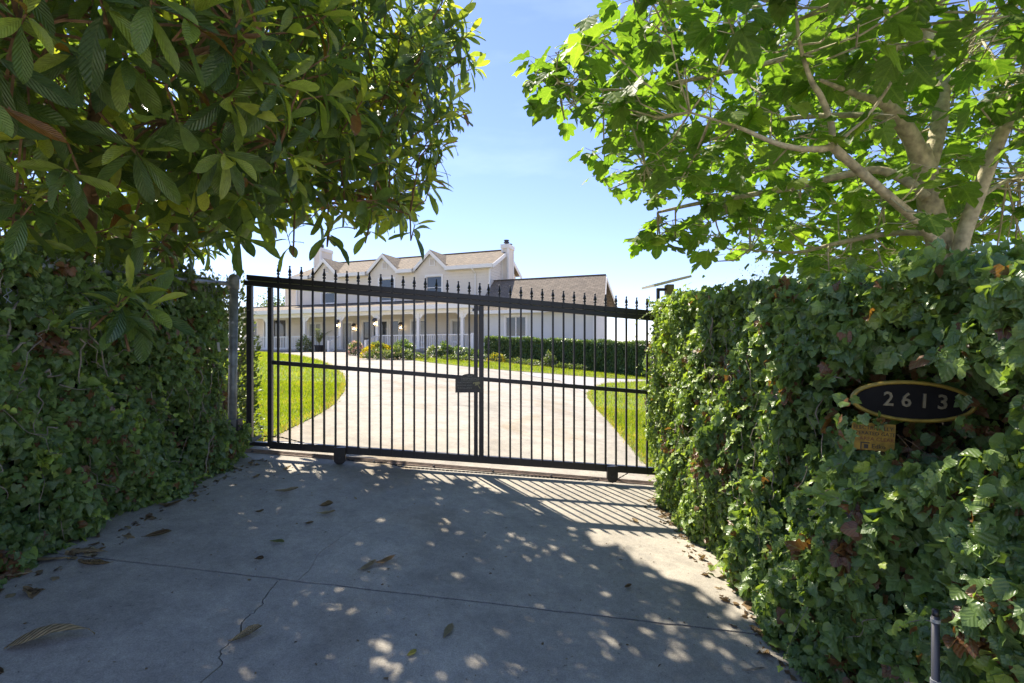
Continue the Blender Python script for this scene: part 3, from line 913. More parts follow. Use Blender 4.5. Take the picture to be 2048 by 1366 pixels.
chimney(-15.95, -15.3, 4.53, 5.86, 5.9, 8.25)
ch2 = chimney(0.18, 0.66, 4.4, 5.4, -0.5, 7.30)
MB().lathe([(.11, 0), (.11, .1), (.17, .12), (.17, .16), (.03, .2)], (0.5, 5.15, 7.35), 10).build('flue', M_DARKM, ch2)

# porch
deck = MB().box(-21.0, 0.12, -0.12, 2.39, 0.08, 0.2).build('porch_deck', M_DECK, house)
MB().box(-21.0, 0.08, -0.06, 0.1, -0.9, 0.078).build('porch_base', M_STONE, house)
MB().box(-0.05, 0.1, 0.1, 2.3, -0.9, 0.078).build('porch_base', M_STONE, house)
pr = roof_mesh('porch_roof', [[(-21.4, -0.42, 2.93), (0.05, -0.42, 2.93), (-0.75, 2.385, 3.50), (-21.4, 2.385, 3.50)],
                              [(0.05, -0.42, 2.93), (0.05, 2.385, 2.93), (-0.75, 2.385, 3.50)]], M_ROOF)
MB().box(-21.4, 0.05, -0.49, -0.425, 2.66, 2.93).build('fascia', M_WHITE, pr)
MB().box(0.055, 0.12, -0.49, 2.39, 2.66, 2.955).build('fascia', M_WHITE, pr)
MB().poly([(-21.4, -0.42, 2.68), (0.05, -0.42, 2.68), (0.05, 2.38, 2.68), (-21.4, 2.38, 2.68)]).build('porch_ceiling', M_WHITE, pr)
MB().box(-21.0, 0.0, -0.10, 0.08, 2.42, 2.676).build('porch_beam', M_WHITE, pr)
MB().box(-21.0, -0.5, 2.28, 2.35, 3.49, 3.55).build('flashing', M_DARKM, house)
POSTS = [-19.3, -16.0, -12.64, -9.65, -6.72, -3.68, -0.63]
for s in POSTS:
    p = MB().box(s - .09, s + .09, -.10, .08, .2, 2.42).box(s - .115, s + .115, -.125, .105, .2, .36).build('porch_post', M_WHITE, house)
    for sg in (-1, 1):
        MB().prism([(s + sg * .09, -.04, 2.42), (s + sg * .45, -.04, 2.42), (s + sg * .30, -.04, 2.30), (s + sg * .20, -.04, 2.16), (s + sg * .09, -.04, 2.08)], (0, .06, 0)).build('bracket', M_WHITE, p)
def railing(x0, x1, ya=0.0):
    r = MB().box(x0, x1, ya - .045, ya + .045, 1.06, 1.12).box(x0, x1, ya - .03, ya + .03, .28, .34).build('porch_railing', M_WHITE, house)
    b = MB(); n = int((x1 - x0) / .135)
    for i in range(1, n):
        x = x0 + (x1 - x0) * i / n
        b.box(x - .02, x + .02, ya - .02, ya + .02, .34, 1.06)
    o = b.build('balusters', M_WHITE, r); o['kind'] = 'stuff'
PB = [-21.0] + POSTS + [0.05]
for a, b in zip(PB[:-1], PB[1:]):
    if (a, b) == (-9.65, -6.72): continue
    railing(a + .09, b - (.09 if b < 0 else 0))
MB().box(-.03, .11, -.08, .06, .2, 1.18).build('end_post', M_WHITE, house)
# steps and stair rails
for i in range(3):
    MB().box(-9.55, -6.82, -0.13 - .32 * (i + 1), -0.13 - .32 * i + .03 * (i > 0), -0.6, 0.06 - .16 * i - .02).build('step', M_STONE, house)
for s in (-9.62, -6.76):
    r = MB().prism([(s - .03, -.1, 1.12), (s - .03, -1.15, .72), (s - .03, -1.15, .66), (s - .03, -.1, 1.06)], (.06, 0, 0)).prism([(s - .025, -.1, .40), (s - .025, -1.15, .0), (s - .025, -1.15, -.06), (s - .025, -.1, .34)], (.05, 0, 0)).box(s - .06, s + .06, -1.24, -1.12, -.45, .78).build('stair_rail', M_WHITE, house)
    b = MB()
    for i in range(1, 8):
        y = -.1 - 1.05 * i / 8; z = .4 * i / 8
        b.box(s - .018, s + .018, y - .018, y + .018, .38 - z, 1.06 - z)
    o = b.build('balusters', M_WHITE, r); o['kind'] = 'stuff'

# lanterns
m_, n_, l_, b_ = mat('lit lantern bulb')
b_.inputs['Emission Color'].default_value = (1.0, 0.72, 0.38, 1); b_.inputs['Emission Strength'].default_value = 9.0
M_BULB = m_
M_LGLASS = simple('lantern glass', (0.35, 0.24, 0.14), 0.25)
def lantern(x, y, z):
    o = MB().box(x - .10, x + .10, y - .10, y + .10, z + .30, z + .33).prism([(x - .13, y - .13, z + .33), (x + .13, y - .13, z + .33), (x + .05, y - .05, z + .50), (x - .05, y - .05, z + .50)], (0, .2, 0)).box(x - .09, x + .09, y - .09, y + .09, z, z + .03)
    for a in (-.085, .07):
        for c in (-.085, .07): o.box(x + a, x + a + .015, y + c, y + c + .015, z + .03, z + .30)
    o.box(x - .02, x + .02, y + .05, y + .2, z + .36, z + .40)
    q = o.build('lantern', M_DARKM, house)
    MB().lathe([(.02, 0), (.045, .03), (.045, .07), (.02, .11)], (x, y, z + .07), 8).build('bulb', M_BULB, q, smooth=True)
lantern(-10.32, 2.22, 1.58); lantern(-6.43, 2.22, 1.58)
lantern(-9.7, -.26, 1.68); lantern(-6.76, -.26, 1.72)

# single storey wing
m = MB()
WH = [(1.95, 3.2, 0.95, 2.12)]
wall_front(m, 0.3, 7.3, -1.6, 2.5, 0.6, WH, lap=0.2, depth=0.016)
xf_w = lambda x, y, z: (7.3 - y, x, z)
wall_front(m, 0.6, 4.6, -1.6, 2.5, 0.0, (), lap=0.2, xf=xf_w)
m.poly([(7.3, .6, 2.5), (7.3, 4.6, 2.5), (7.35, 2.9, 4.5)])
m.poly([(0.3, 4.6, -1.6), (7.3, 4.6, -1.6), (7.3, 4.6, 2.5), (0.3, 4.6, 2.5)])
wl_ = m.build('wing_wall', M_WALLW, house)
MB().box(7.2, 7.34, .54, .70, -1.6, 2.42).build('corner_board', M_WHITE, house)
window(*WH[0], 0.6, 'pair', 0.12)
wr = roof_mesh('wing_roof', [[(-0.15, 0.18, 2.5), (7.92, 0.18, 2.5), (7.5, 3.0, 4.68), (0.17, 3.0, 4.68), (0.17, 0.9, 3.06)],
                             [(7.92, 5.8, 2.5), (0.17, 5.8, 2.5), (0.17, 3.0, 4.68), (7.5, 3.0, 4.68)]], M_ROOFW)
MB().box(-0.15, 7.9, 0.10, 0.178, 2.30, 2.50).build('fascia', M_WHITE, wr)
MB().poly([(0.2, 0.15, 2.33), (7.9, 0.15, 2.33), (7.9, .6, 2.33), (0.2, .6, 2.33)]).build('soffit', M_WHITE, wr)
for sg, ya in ((1, .18), (-1, 5.8)):
    MB().prism([(7.91, ya, 2.48), (7.49, 3.0, 4.66), (7.49, 3.0, 4.46), (7.91, ya + sg * .05, 2.28)], (.05, 0, 0)).build('rake_board', M_WHITE, wr)
MB().tube([(0.17, 3.0, 4.70), (7.5, 3.0, 4.70)], .05, 6).build('ridge_cap', M_ROOFW, wr)

HM = Matrix.Translation((-2.4, 30.0, CH)) @ Matrix.Rotation(HR, 4, 'Z')
def hw(s, d, h=None):
    """house local -> world; on the land when h is None"""
    p = HM @ Vector((s, d, h or 0.0))
    return np.array([p.x, p.y, p.z if h is not None else float(terr(p.x, p.y))])

# ------------------------------------------------------------------ hedge, shrubs and flowers in front of the house
def bush(name, label, cat, c, rad, n, leaf, m, T=OVAL, group=None, flowers=None, upright=0.2, seed=0, stems=4):
    r = np.random.default_rng(seed + 100)
    c = np.asarray(c, float); rad = np.asarray(rad, float)
    root = tag(empty(name, tuple(c)), label, cat, group)
    d = rnd_dirs(n, r); d[:, 2] = np.abs(d[:, 2]) * 1.0
    lump = 1 + 0.22 * np.sin(d[:, 0] * 5 + seed) * np.cos(d[:, 1] * 4.3 + 2 * seed) + 0.1 * np.sin(9 * d[:, 2] + 4 * d[:, 0])
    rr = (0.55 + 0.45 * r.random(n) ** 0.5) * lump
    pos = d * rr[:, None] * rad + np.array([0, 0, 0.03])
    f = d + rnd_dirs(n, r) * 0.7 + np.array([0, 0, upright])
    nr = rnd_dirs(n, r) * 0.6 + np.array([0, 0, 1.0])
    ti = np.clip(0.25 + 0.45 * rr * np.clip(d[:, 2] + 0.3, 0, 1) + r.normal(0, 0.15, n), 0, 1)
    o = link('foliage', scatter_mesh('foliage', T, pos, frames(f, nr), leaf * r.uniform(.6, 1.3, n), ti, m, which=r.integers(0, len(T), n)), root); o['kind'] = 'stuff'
    mb = MB()
    for i in range(stems):
        q = rnd_dirs(1, r)[0]; q[2] = abs(q[2]) + .5
        mb.tube([(0, 0, -.05), tuple(q * rad * .35), tuple(q * rad * .7)], [.02, .014, .006], 5)
    mb.build('stem', M_TWIG, root)
    if flowers:
        fm, fn, fs = flowers
        d = rnd_dirs(fn, r); d[:, 2] = np.abs(d[:, 2])
        pos = d * rad * (0.95 + .12 * r.random((fn, 1)))
        R_ = frames(d + rnd_dirs(fn, r) * .6, rnd_dirs(fn, r))
        o = link('flowers', scatter_mesh('flowers', OVAL, pos, R_, fs * r.uniform(.6, 1.3, fn), r.random(fn), fm, which=r.integers(0, 3, fn)), root); o['kind'] = 'stuff'
    return root

# clipped hedge before the wing
HA, HB = gp(970, 718), gp(1300, 757)
def hedge():
    r = np.random.default_rng(11)
    a, b = HA, HB
    t = b - a; L = np.linalg.norm(t); t = t / L; nn = np.array([t[1], -t[0]])        # towards the viewer
    th = 0.95
    root = tag(empty('hedge', (a[0], a[1], float(terr(*a)))), 'long dark clipped hedge with a flat top before the single storey wing', 'hedge')
    n = 26000
    fc = r.choice(3, n, p=[.62, .28, .10])
    s = r.uniform(0, L, n); w = r.uniform(0, 1, n); q = r.uniform(0, th, n)
    topz = lambda s_: CH + 0.80 - (0.80 - 0.42) * s_ / L
    x = np.zeros((n, 3)); d = np.zeros((n, 3))
    P = a[None] + t[None] * s[:, None]
    gz_ = terr(P[:, 0], P[:, 1])
    inset = np.abs(r.normal(0, .05, n))
    front = fc == 0
    z = gz_ + (topz(s) - gz_) * w
    x[:, :2] = P - nn[None] * inset[:, None]; x[:, 2] = z
    d[:, :2] = nn
    tp = fc == 1
    x[tp, :2] = (P - nn[None] * q[:, None])[tp]; x[tp, 2] = (topz(s) - inset * .7 + r.normal(0, .02, n))[tp]
    d[tp] = (0, 0, 1)
    en = fc == 2
    x[en, :2] = (a[None] - nn[None] * q[:, None] - t[None] * (-inset[:, None]))[en]; g0 = float(terr(*a)); x[en, 2] = (g0 + (topz(0) - g0) * w)[en]
    d[en, :2] = -t
    lump = 0.045 * np.sin(s * 3.1 + 2 * w) + 0.03 * np.sin(s * 7.7 + 5 * w)
    x += d * lump[:, None]
    f = d * .5 + rnd_dirs(n, r) * .9 + np.array([0, 0, .35])
    nr = d + rnd_dirs(n, r) * .7 + np.array([0, 0, .4])
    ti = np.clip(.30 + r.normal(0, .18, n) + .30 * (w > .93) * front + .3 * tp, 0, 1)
    off = np.array([a[0], a[1], float(terr(*a))])
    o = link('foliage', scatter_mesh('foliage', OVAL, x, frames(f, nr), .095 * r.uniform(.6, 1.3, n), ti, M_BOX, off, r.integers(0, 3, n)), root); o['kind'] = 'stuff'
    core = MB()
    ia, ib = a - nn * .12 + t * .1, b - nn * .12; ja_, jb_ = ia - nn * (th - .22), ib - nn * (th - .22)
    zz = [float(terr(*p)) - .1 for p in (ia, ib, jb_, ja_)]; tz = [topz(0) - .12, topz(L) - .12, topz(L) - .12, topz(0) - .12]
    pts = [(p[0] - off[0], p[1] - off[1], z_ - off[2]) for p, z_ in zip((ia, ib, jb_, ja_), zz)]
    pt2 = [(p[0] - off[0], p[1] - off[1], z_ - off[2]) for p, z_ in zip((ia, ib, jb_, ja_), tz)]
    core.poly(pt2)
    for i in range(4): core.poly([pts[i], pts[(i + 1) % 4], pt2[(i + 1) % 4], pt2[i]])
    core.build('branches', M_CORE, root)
hedge()
def gpz(px, py):
    g = gp(px, py); return np.array([g[0], g[1], float(terr(*g))])
bush('flowering_shrub', 'shrub covered in bright yellow flowers beside the porch steps', 'shrub', gpz(757, 716), (.70, .5, .55), 2600, .10, M_SHRUB, flowers=(M_YEL, 1900, .09), seed=1)
bush('flowering_shrub', 'rose bush with pink blooms at the foot of the steps', 'shrub', gpz(711, 711), (.32, .34, .66), 800, .09, M_SHRUB, flowers=(M_PINK, 160, .13), seed=2)
bush('flowering_shrub', 'low pale pink flowering plant at the edge of the drive', 'plant', gpz(762, 719), (.9, .35, .35), 900, .09, M_SHRUB, flowers=(M_PINK, 120, .07), seed=3)
bush('leafy_shrub', 'dark rounded shrub with a few white blooms against the porch railing', 'shrub', gpz(806, 714), (.55, .45, .66), 1700, .10, M_BOX, flowers=(M_WHT, 60, .10), seed=4)
bush('leafy_shrub', 'light green low plant beside the yellow flowering shrub', 'plant', gpz(798, 719), (.55, .35, .45), 900, .09, M_SHRUB, flowers=(M_WHT, 30, .06), seed=5)
bush('flowering_shrub', 'rose bush with cream blooms below the porch railing', 'shrub', gpz(868, 716), (.38, .36, .50), 700, .09, M_SHRUB, flowers=(M_WHT, 70, .11), seed=6)
bush('leafy_shrub', 'tall dark leafy shrub beside the cream rose bush', 'shrub', gpz(889, 717), (.38, .36, .66), 1000, .10, M_BOX, seed=7)
bush('leafy_shrub', 'dark low shrub below the end of the porch', 'shrub', gpz(915, 719), (.6, .4, .55), 1000, .09, M_BOX, seed=8)
bush('leafy_shrub', 'dark green shrub behind the middle gate uprights', 'shrub', gpz(945, 722), (.6, .4, .5), 900, .09, M_BOX, seed=9)
bush('flowering_shrub', 'small plant with yellow flowers at the near corner of the hedge', 'plant', gpz(992, 724), (.42, .3, .38), 600, .08, M_SHRUB, flowers=(M_YEL, 260, .08), seed=10)
bush('leafy_shrub', 'pale upright young shrub growing before the hedge face', 'plant', gpz(1098, 734), (.38, .3, .62), 700, .09, M_SHRUB, flowers=(M_WHT, 50, .07), seed=11, upright=1)
for i, (px_, py_, lb) in enumerate([(1032, 728, 'low pale green plant in the hedge bed next to the yellow flowers'), (1062, 731.5, 'low pale green plant between the yellow flowers and the upright shrub'), (1128, 738, 'low pale green plant just past the upright young shrub'), (1155, 741, 'low pale green plant nearest the far end of the hedge bed')]):
    bush('bed_plant', lb, 'plant', gpz(px_, py_), (.55, .25, .22), 500, .08, M_SHRUB, group='low plants along the hedge', seed=20 + i)
for i, (px_, py_, lb) in enumerate([(835, 718.5, 'low green plant at the grass edge before the dark shrub'), (900, 721, 'low green plant under the tall dark shrub'), (930, 722.5, 'low green plant under the end of the porch')]):
    bush('bed_plant', lb, 'plant', gpz(px_, py_), (.5, .22, .2), 400, .08, M_SHRUB, group='low plants along the porch', seed=30 + i)

# potted palm on the steps' landing
pp = hw(-10.75, -0.75)
pot = tag(empty('plant_pot', tuple(pp)), 'dark round pot holding the palm beside the porch steps', 'pot')
MB().lathe([(.20, 0), (.27, .10), (.31, .36), (.34, .38), (.34, .44), (.29, .44), (.28, .38)], (0, 0, 0), 16).build('body', M_DARKM, pot, smooth=True)
MB().lathe([(.28, .36), (.27, .39)], (0, 0, 0), 14).build('soil', M_SOIL, pot)
palm = tag(empty('potted_palm', tuple(pp + np.array([0, 0, .38]))), 'palm with upright yellow green fronds in the dark pot', 'palm')
r_ = np.random.default_rng(5)
for i in range(11):
    a = r_.uniform(0, 6.28); le = r_.uniform(.7, 1.35); tl_ = r_.uniform(.18, .75)
    pts = [np.array([math.cos(a) * tl_ * le * t * t, math.sin(a) * tl_ * le * t * t, le * t * (1 - .22 * tl_ * t)]) for t in np.linspace(0, 1, 7)]
    MB().tube([tuple(p) for p in pts], list(np.linspace(.018, .004, 7)), 5).build('frond_stem', M_TWIG, palm)
    P = []; Fd = []
    for t in np.linspace(.3, 1, 16):
        k = t * 6; j = min(int(k), 5); p = pts[j] + (pts[j + 1] - pts[j]) * (k - j); dr = pts[j + 1] - pts[j]; dr /= np.linalg.norm(dr)
        for sg in (-1, 1):
            P.append(p); Fd.append(dr * .8 + sg * np.array([-math.sin(a), math.cos(a), 0]) * .7 - np.array([0, 0, .2]))
    P, Fd = np.array(P), np.array(Fd)
    o = link('frond', scatter_mesh('frond', BLADE, P, frames(Fd, np.tile([0, 0, 1.0], (len(P), 1)) + rnd_dirs(len(P), r_) * .3), np.full(len(P), .30), np.clip(r_.normal(.75, .15, len(P)), 0, 1), M_SHRUB), palm)
bush('leafy_shrub', 'small leafy plant on the porch side of the potted palm', 'plant', hw(-12.2, -0.5), (.5, .35, .9), 700, .12, M_SHRUB, seed=40)

# trees seen past the house
def small_tree(name, label, c, th, rad, n, leaf, m, seed, T=OVAL):
    r = np.random.default_rng(seed)
    root = tag(empty(name, tuple(c)), label, 'tree')
    tops = []
    mb = MB().tube([(0, 0, -.3), (.1, 0, th * .5), (.05, .1, th)], [.16, .12, .08], 8)
    for i in range(9):
        d = rnd_dirs(1, r)[0]; d[2] = abs(d[2]) * .8 + .15
        e = np.array([.05, .1, th]) + d * np.array(rad) * .7
        mb.tube([(.05, .1, th * .9), tuple(np.array([.05, .1, th]) + (e - np.array([.05, .1, th])) * .5 + np.array([0, 0, .15])), tuple(e)], [.06, .035, .012], 5)
        tops.append(e)
    mb.build('trunk', M_BARK_F, root, smooth=True)
    cen = np.array(tops)[r.integers(0, 9, n)]
    pos = cen + r.normal(0, 1, (n, 3)) * np.array(rad) * .28
    f = rnd_dirs(n, r) + np.array([0, 0, -.2]); nr = rnd_dirs(n, r) * .6 + np.array([0, 0, 1])
    o = link('crown', scatter_mesh('crown', T, pos, frames(f, nr), leaf * r.uniform(.6, 1.3, n), np.clip(r.normal(.5, .2, n), 0, 1), m, which=r.integers(0, len(T), n)), root); o['kind'] = 'stuff'
def land(x, y): return np.array([x, y, float(terr(x, y))])
small_tree('garden_tree', 'round green tree beyond the far end of the house', land(-23.2, 50.0), 3.0, (2.3, 2.3, 2.4), 5000, .20, M_SHRUB, 61)
small_tree('garden_tree', 'pale grey green tree showing over the ivy wall behind the fig', land(6.9, 13.6), 2.4, (1.2, 1.1, 1.35), 6000, .055, M_PALE, 62)
small_tree('garden_tree', 'bushy tree low behind the porch at the gate edge', land(-27.0, 46.0), 2.0, (2.2, 2.0, 1.5), 3000, .18, M_SHRUB, 63)

# ------------------------------------------------------------------ sliding gate (local x along the gate, z height over its base)
GK = 0.977
GZ0 = -1.04
gate = empty('sliding_gate', (-2.725 * GK, 5.2 * GK, CH + GZ0 * GK), math.atan2(0.33, 4.113))
tag(gate, 'black steel sliding driveway gate with spear topped pickets', 'gate')
g_top = lambda x: 0.806 - 0.0795 * x - GZ0
g_mid = lambda x: -0.084 - 0.084 * x - GZ0
g_bot = lambda x: -0.944 - 0.086 * x - GZ0
GX1 = 5.3
def bar(x0, x1, f, lo, hi, y0, y1, mb=None):
    mb = mb or MB()
    k = GK
    a = [(x0 * k, y0, (f(x0) + lo) * k), (x1 * k, y0, (f(x1) + lo) * k), (x1 * k, y0, (f(x1) + hi) * k), (x0 * k, y0, (f(x0) + hi) * k)]
    return mb.prism(a, (0, y1 - y0, 0))
bar(-.03, GX1, g_top, -.055, 0, -.02, .035).build('top_rail', M_BLACK, gate, bevel=.004)
bar(-.05, GX1, g_top, -.112, -.060, -.035, .03).build('top_rail', M_BLACK, gate, bevel=.006)
bar(.2, 2.343, g_mid, -.022, .022, -.022, .022).build('middle_rail', M_BLACK, gate, bevel=.004)
bar(2.40, GX1, g_mid, -.022, .022, -.022, .022).build('middle_rail', M_BLACK, gate, bevel=.004)
bar(.2, GX1, g_bot, -.039, .039, -.025, .03).build('bottom_rail', M_BLACK, gate, bevel=.005)
bar(-.02, .2, g_bot, -.020, .022, -.022, .025).build('bottom_rail', M_BLACK, gate, bevel=.004)
for x, w in ((0.0, .027), (0.206, .022), (2.343, .021), (2.402, .0255), (5.27, .025)):
    z0, z1 = g_bot(x) - .018, g_top(x) - .115
    MB().box((x - w) * GK, (x + w) * GK, -.026, .026, z0 * GK, z1 * GK).build('upright', M_BLACK, gate, bevel=.004)
pk_x = [.292 + .1165 * i for i in range(18)] + [2.385] + [2.479 + .1165 * i for i in range(24)]
fin_me = MB().lathe([(.0095, 0), (.0095, .012), (.018, .018), (.018, .026), (.010, .034), (.010, .040), (.016, .046), (.019, .052), (.016, .060), (.009, .085), (.006, .098), (.010, .102), (.010, .110), (.004, .116)], (0, 0, 0), 8).mesh('finial', M_BLACK)
pw = .0095
for x in pk_x:
    z0, z1 = (g_bot(x) - .03) * GK, (g_top(x) + .012) * GK
    if abs(x - 2.385) < .01: z0 = (g_top(x) - .11) * GK
    p = MB().box(-pw, pw, -.030, -.030 + 2 * pw, 0, z1 - z0).build('picket', M_BLACK, gate, loc=(x * GK, 0, z0))
    link('finial', fin_me, p, (0, -.030 + pw, z1 - z0))
for x in (.928, 3.826):
    z0 = (g_bot(x) + .035) * GK; zb = z0 - .175; w = .058
    pts = [(-w, 0, z0), (w, 0, z0)] + [(w * math.cos(t), 0, zb + .055 - .055 * math.sin(t) * 1.0) for t in np.linspace(0, math.pi, 9)]
    ro = MB().prism([(p[0], -.075, p[2]) for p in pts], (0, .045, 0)).build('roller_housing', M_BLACK, gate, loc=(x * GK, 0, 0), bevel=.003)
    MB().lathe([(.045, 0), (.045, .026), (.02, .03), (.02, .034)], (0, -.062, zb + .05), 16, 'y').build('wheel', M_DARKM, ro)
    MB().lathe([(.012, 0), (.012, .008)], (0, -.083, zb + .07), 6, 'y').build('bolt', M_DARKM, ro)
# chain bracket on the end upright
br = MB().prism([(.0, -.05, .10), (.06, -.05, .115), (.13, -.05, .165), (.12, -.05, .185), (.05, -.05, .16), (.0, -.05, .155)], (0, .03, 0)).build('chain_bracket', M_GALV, gate, bevel=.003)

# drive chain: from the bracket down behind the gate, lying along the track, up to the operator
def gpt(x, y, z):
    M_ = Matrix.Translation(gate.location) @ Matrix.Rotation(gate.rotation_euler.z, 4, 'Z')
    return np.array(M_ @ Vector((x * GK, y, z * GK)))
ch = [gpt(.13, -.035, .176), gpt(.3, .05, .145), gpt(.55, .055, .075), gpt(.8, .06, .0)]
for x in np.linspace(1.0, 3.9, 16):
    q = gpt(x, .055 if x < 1.25 else (-.055 if 1.5 < x < 3.6 else .05), 0); q[2] = float(terr(q[0], q[1])) + .02; ch.append(q)
ch += [gpt(4.1, .05, -.27), gpt(4.5, .055, -.23), gpt(5.0, .06, -.18)]
fine = []
for a, b in zip(ch[:-1], ch[1:]):
    n = max(2, int(np.linalg.norm(b - a) / .02))
    for k in range(n): fine.append(a + (b - a) * k / n)
mb = MB()
for i in range(0, len(fine) - 1):
    d = fine[i + 1] - fine[i]; w = .009 if i % 2 else .006
    mb.tube([tuple(fine[i] - d * .1), tuple(fine[i + 1] + d * .1)], w * .75, 4)
tag(mb.build('drive_chain', M_DARKM), 'dark roller chain strung along the foot of the gate', 'chain')

# steel track let into the concrete
tr = empty('gate_track', (ga2[0], ga2[1], float(terr(*ga2))))
tag(tr, 'rusty steel gate track lying across the driveway', 'track')
tdir = (gb2 - ga2); tlen = np.linalg.norm(tdir); tdir = tdir / tlen; tn2 = np.array([-tdir[1], tdir[0]])
def tpt(s, w, h):
    p = ga2 + tdir * s + tn2 * w
    return (p[0] - ga2[0], p[1] - ga2[1], float(terr(*p)) + h - float(terr(*ga2)))
MB().prism([tpt(0, 0, .004), tpt(0, .11, .004), tpt(0, .11, .010), tpt(0, 0, .010)], tuple(np.array(tpt(tlen, 0, 0)) - np.array(tpt(0, 0, 0)))).build('base_plate', M_RUST, tr)
MB().prism([tpt(0, .012, .010), tpt(0, .062, .010), tpt(0, .041, .033), tpt(0, .033, .033)], tuple(np.array(tpt(tlen, 0, 0)) - np.array(tpt(0, 0, 0)))).build('rail', M_RUST, tr)
bolt_me = MB().lathe([(.013, 0), (.013, .010), (.006, .016)], (0, 0, 0), 8).mesh('bolt', M_DARKM)
for i in range(8):
    link('bolt', bolt_me, tr, tpt(.45 + i * (tlen - .7) / 7.6, .006, .010))

# no trespassing plate on the gate
def text_mesh(name, s, size, m, ext=.0008, align='CENTER', xscale=1.0):
    cu = bpy.data.curves.new(name, 'FONT'); cu.body = s; cu.size = size; cu.extrude = ext; cu.align_x = align; cu.offset = .0011 if name == 'digit' else 0.0; cu.align_y = 'CENTER'; cu.resolution_u = 2
    ob = bpy.data.objects.new('tmp', cu); COL.objects.link(ob)
    dg = bpy.context.evaluated_depsgraph_get()
    me = bpy.data.meshes.new_from_object(ob.evaluated_get(dg))
    bpy.data.objects.remove(ob)
    me.name = name; me.transform(Matrix.Rotation(math.radians(90), 4, 'X') @ Matrix.Scale(xscale, 4, (1, 0, 0)))
    me.materials.clear(); me.materials.append(m)
    return me
M_PLATE = simple('bronze sign plate', (0.050, 0.044, 0.034), 0.45, var=.3, scale=30)
M_LETTER = simple('worn letter paint', (0.26, 0.25, 0.20), 0.6, var=.3, scale=60)
M_GOLDL = simple('gold letter paint', (0.33, 0.29, 0.13), 0.5, var=.25, scale=50)
sp = gpt(2.275, -.048, .70)
ns_ = empty('warning_sign', tuple(sp), gate.rotation_euler.z)
tag(ns_, 'small dark no trespassing plate with a camera emblem hung on the gate', 'sign')
W2, H2 = .147, .085
arc = [(W2, 0, -H2), (W2, 0, H2 - .012)] + [(.085 * math.cos(t), 0, H2 - .008 + .034 * math.sin(t)) for t in np.linspace(0.05, math.pi - .05, 11)] + [(-W2, 0, H2 - .012), (-W2, 0, -H2)]
MB().prism(arc, (0, .006, 0)).build('plate', M_PLATE, ns_)
for s_, z_, sz, x_ in (('NO', .090, .036, 0), ('TRESPASSING', .058, .032, .004), ('THIS PROPERTY', .018, .022, -.048), ('IS UNDER VIDEO', -.010, .021, -.048), ('SURVEILLANCE', -.038, .022, -.048)):
    link('lettering', text_mesh('lettering', s_, sz, M_LETTER), ns_, (x_, -.001, z_))
MB().box(-.09, .10, -.0015, .0, .036, .039).build('rule_line', M_LETTER, ns_)
e_ = MB().prism([(.035, -.002, .008), (.040, -.002, .022), (.105, -.002, .028), (.112, -.002, .006), (.080, -.002, -.008), (.060, -.002, -.014)], (0, .002, 0)).prism([(.085, -.002, -.012), (.092, -.002, -.010), (.115, -.002, -.040), (.108, -.002, -.046)], (0, .002, 0)).build('camera_emblem', M_GOLDL, ns_)
MB().lathe([(.009, 0), (.009, .002)], (.052, -.004, .002), 10, 'y').build('camera_lens', M_PLATE, ns_)

# ------------------------------------------------------------------ chain link fence along the drive, under the ivy
FX = -2.74
fpost = np.array([FX, 4.9, float(terr(FX, 4.9))])
fz = lambda y: CH + 0.70 - .085 * (4.9 - y)
fence = empty('chain_link_fence', tuple(fpost))
tag(fence, 'galvanised chain link fence with domed end post beneath the ivy', 'fence')
o3 = fpost
post = MB().tube([tuple(np.array([FX - .005, 4.9, fpost[2] - .1]) - o3), tuple(np.array([FX + .015, 4.9, fz(4.9) + .02]) - o3)], .040, 14).build('post', M_GALV, fence, smooth=True)
MB().lathe([(.046, -.10), (.050, -.10), (.050, 0), (.047, .02), (.035, .038), (.015, .047)], tuple(np.array([FX + .015, 4.9, fz(4.9) + .02]) - o3), 14).build('post_cap', M_GALV, post, smooth=True)
for zz_ in (-.42, -.55):
    MB().lathe([(.0435, 0), (.0435, .022)], tuple(np.array([FX + .006, 4.9, fz(4.9) + zz_]) - o3), 14).build('band', M_GALV, post)
MB().tube([tuple(np.array([FX, 4.88, fz(4.88) - .03]) - o3), tuple(np.array([FX, 1.0, fz(1.0) - .03]) - o3)], .021, 8).build('top_rail', M_GALV, fence, smooth=True)
mb = MB(); pitch = .06
y = 1.2
while y < 4.82:
    for sg in (0, 1):
        pts = []
        for j in range(9):
            pts.append(tuple(np.array([FX + .008 * (-1) ** j, y + (pitch / 2) * ((j + sg) % 2), fz(y) + .035 - j * .035]) - o3))
        mb.tube(pts, .0022, 3, cap=False)
    y += pitch
o = mb.build('wire_mesh', M_GALV, fence); o['kind'] = 'stuff'
# safety sensor box on the post
sb = at(468, 849, 4.86)
sen = empty('sensor_box', tuple(sb)); tag(sen, 'small grey gate sensor box clamped low on the fence post', 'sensor')
MB().box(-.055, .05, -.045, .035, -.05, .05).build('case', simple('weathered grey plastic', (.26, .25, .22), .6, var=.2), sen, bevel=.006)
MB().box(.048, .065, -.05, .04, -.055, .055).build('hood', M_DARKM, sen, bevel=.003)
MB().lathe([(.018, 0), (.018, .006)], (-.005, -.051, .0), 10, 'y').build('lens', M_DARKM, sen)
# white tag caught in the ivy
tg = at(436, 693, 4.42)
t_ = MB().prism([(-.018, 0, .035), (.012, 0, .04), (.020, 0, -.005), (.034, 0, -.04), (.0, 0, -.045), (-.008, 0, -.004)], (0, .002, .0)).build('paper_tag', simple('white tag', (.75, .75, .73), .7), None, loc=tuple(tg), rot=(.1, .2, -.35))
tag(t_, 'small white paper tag caught in the ivy near the fence post', 'tag')

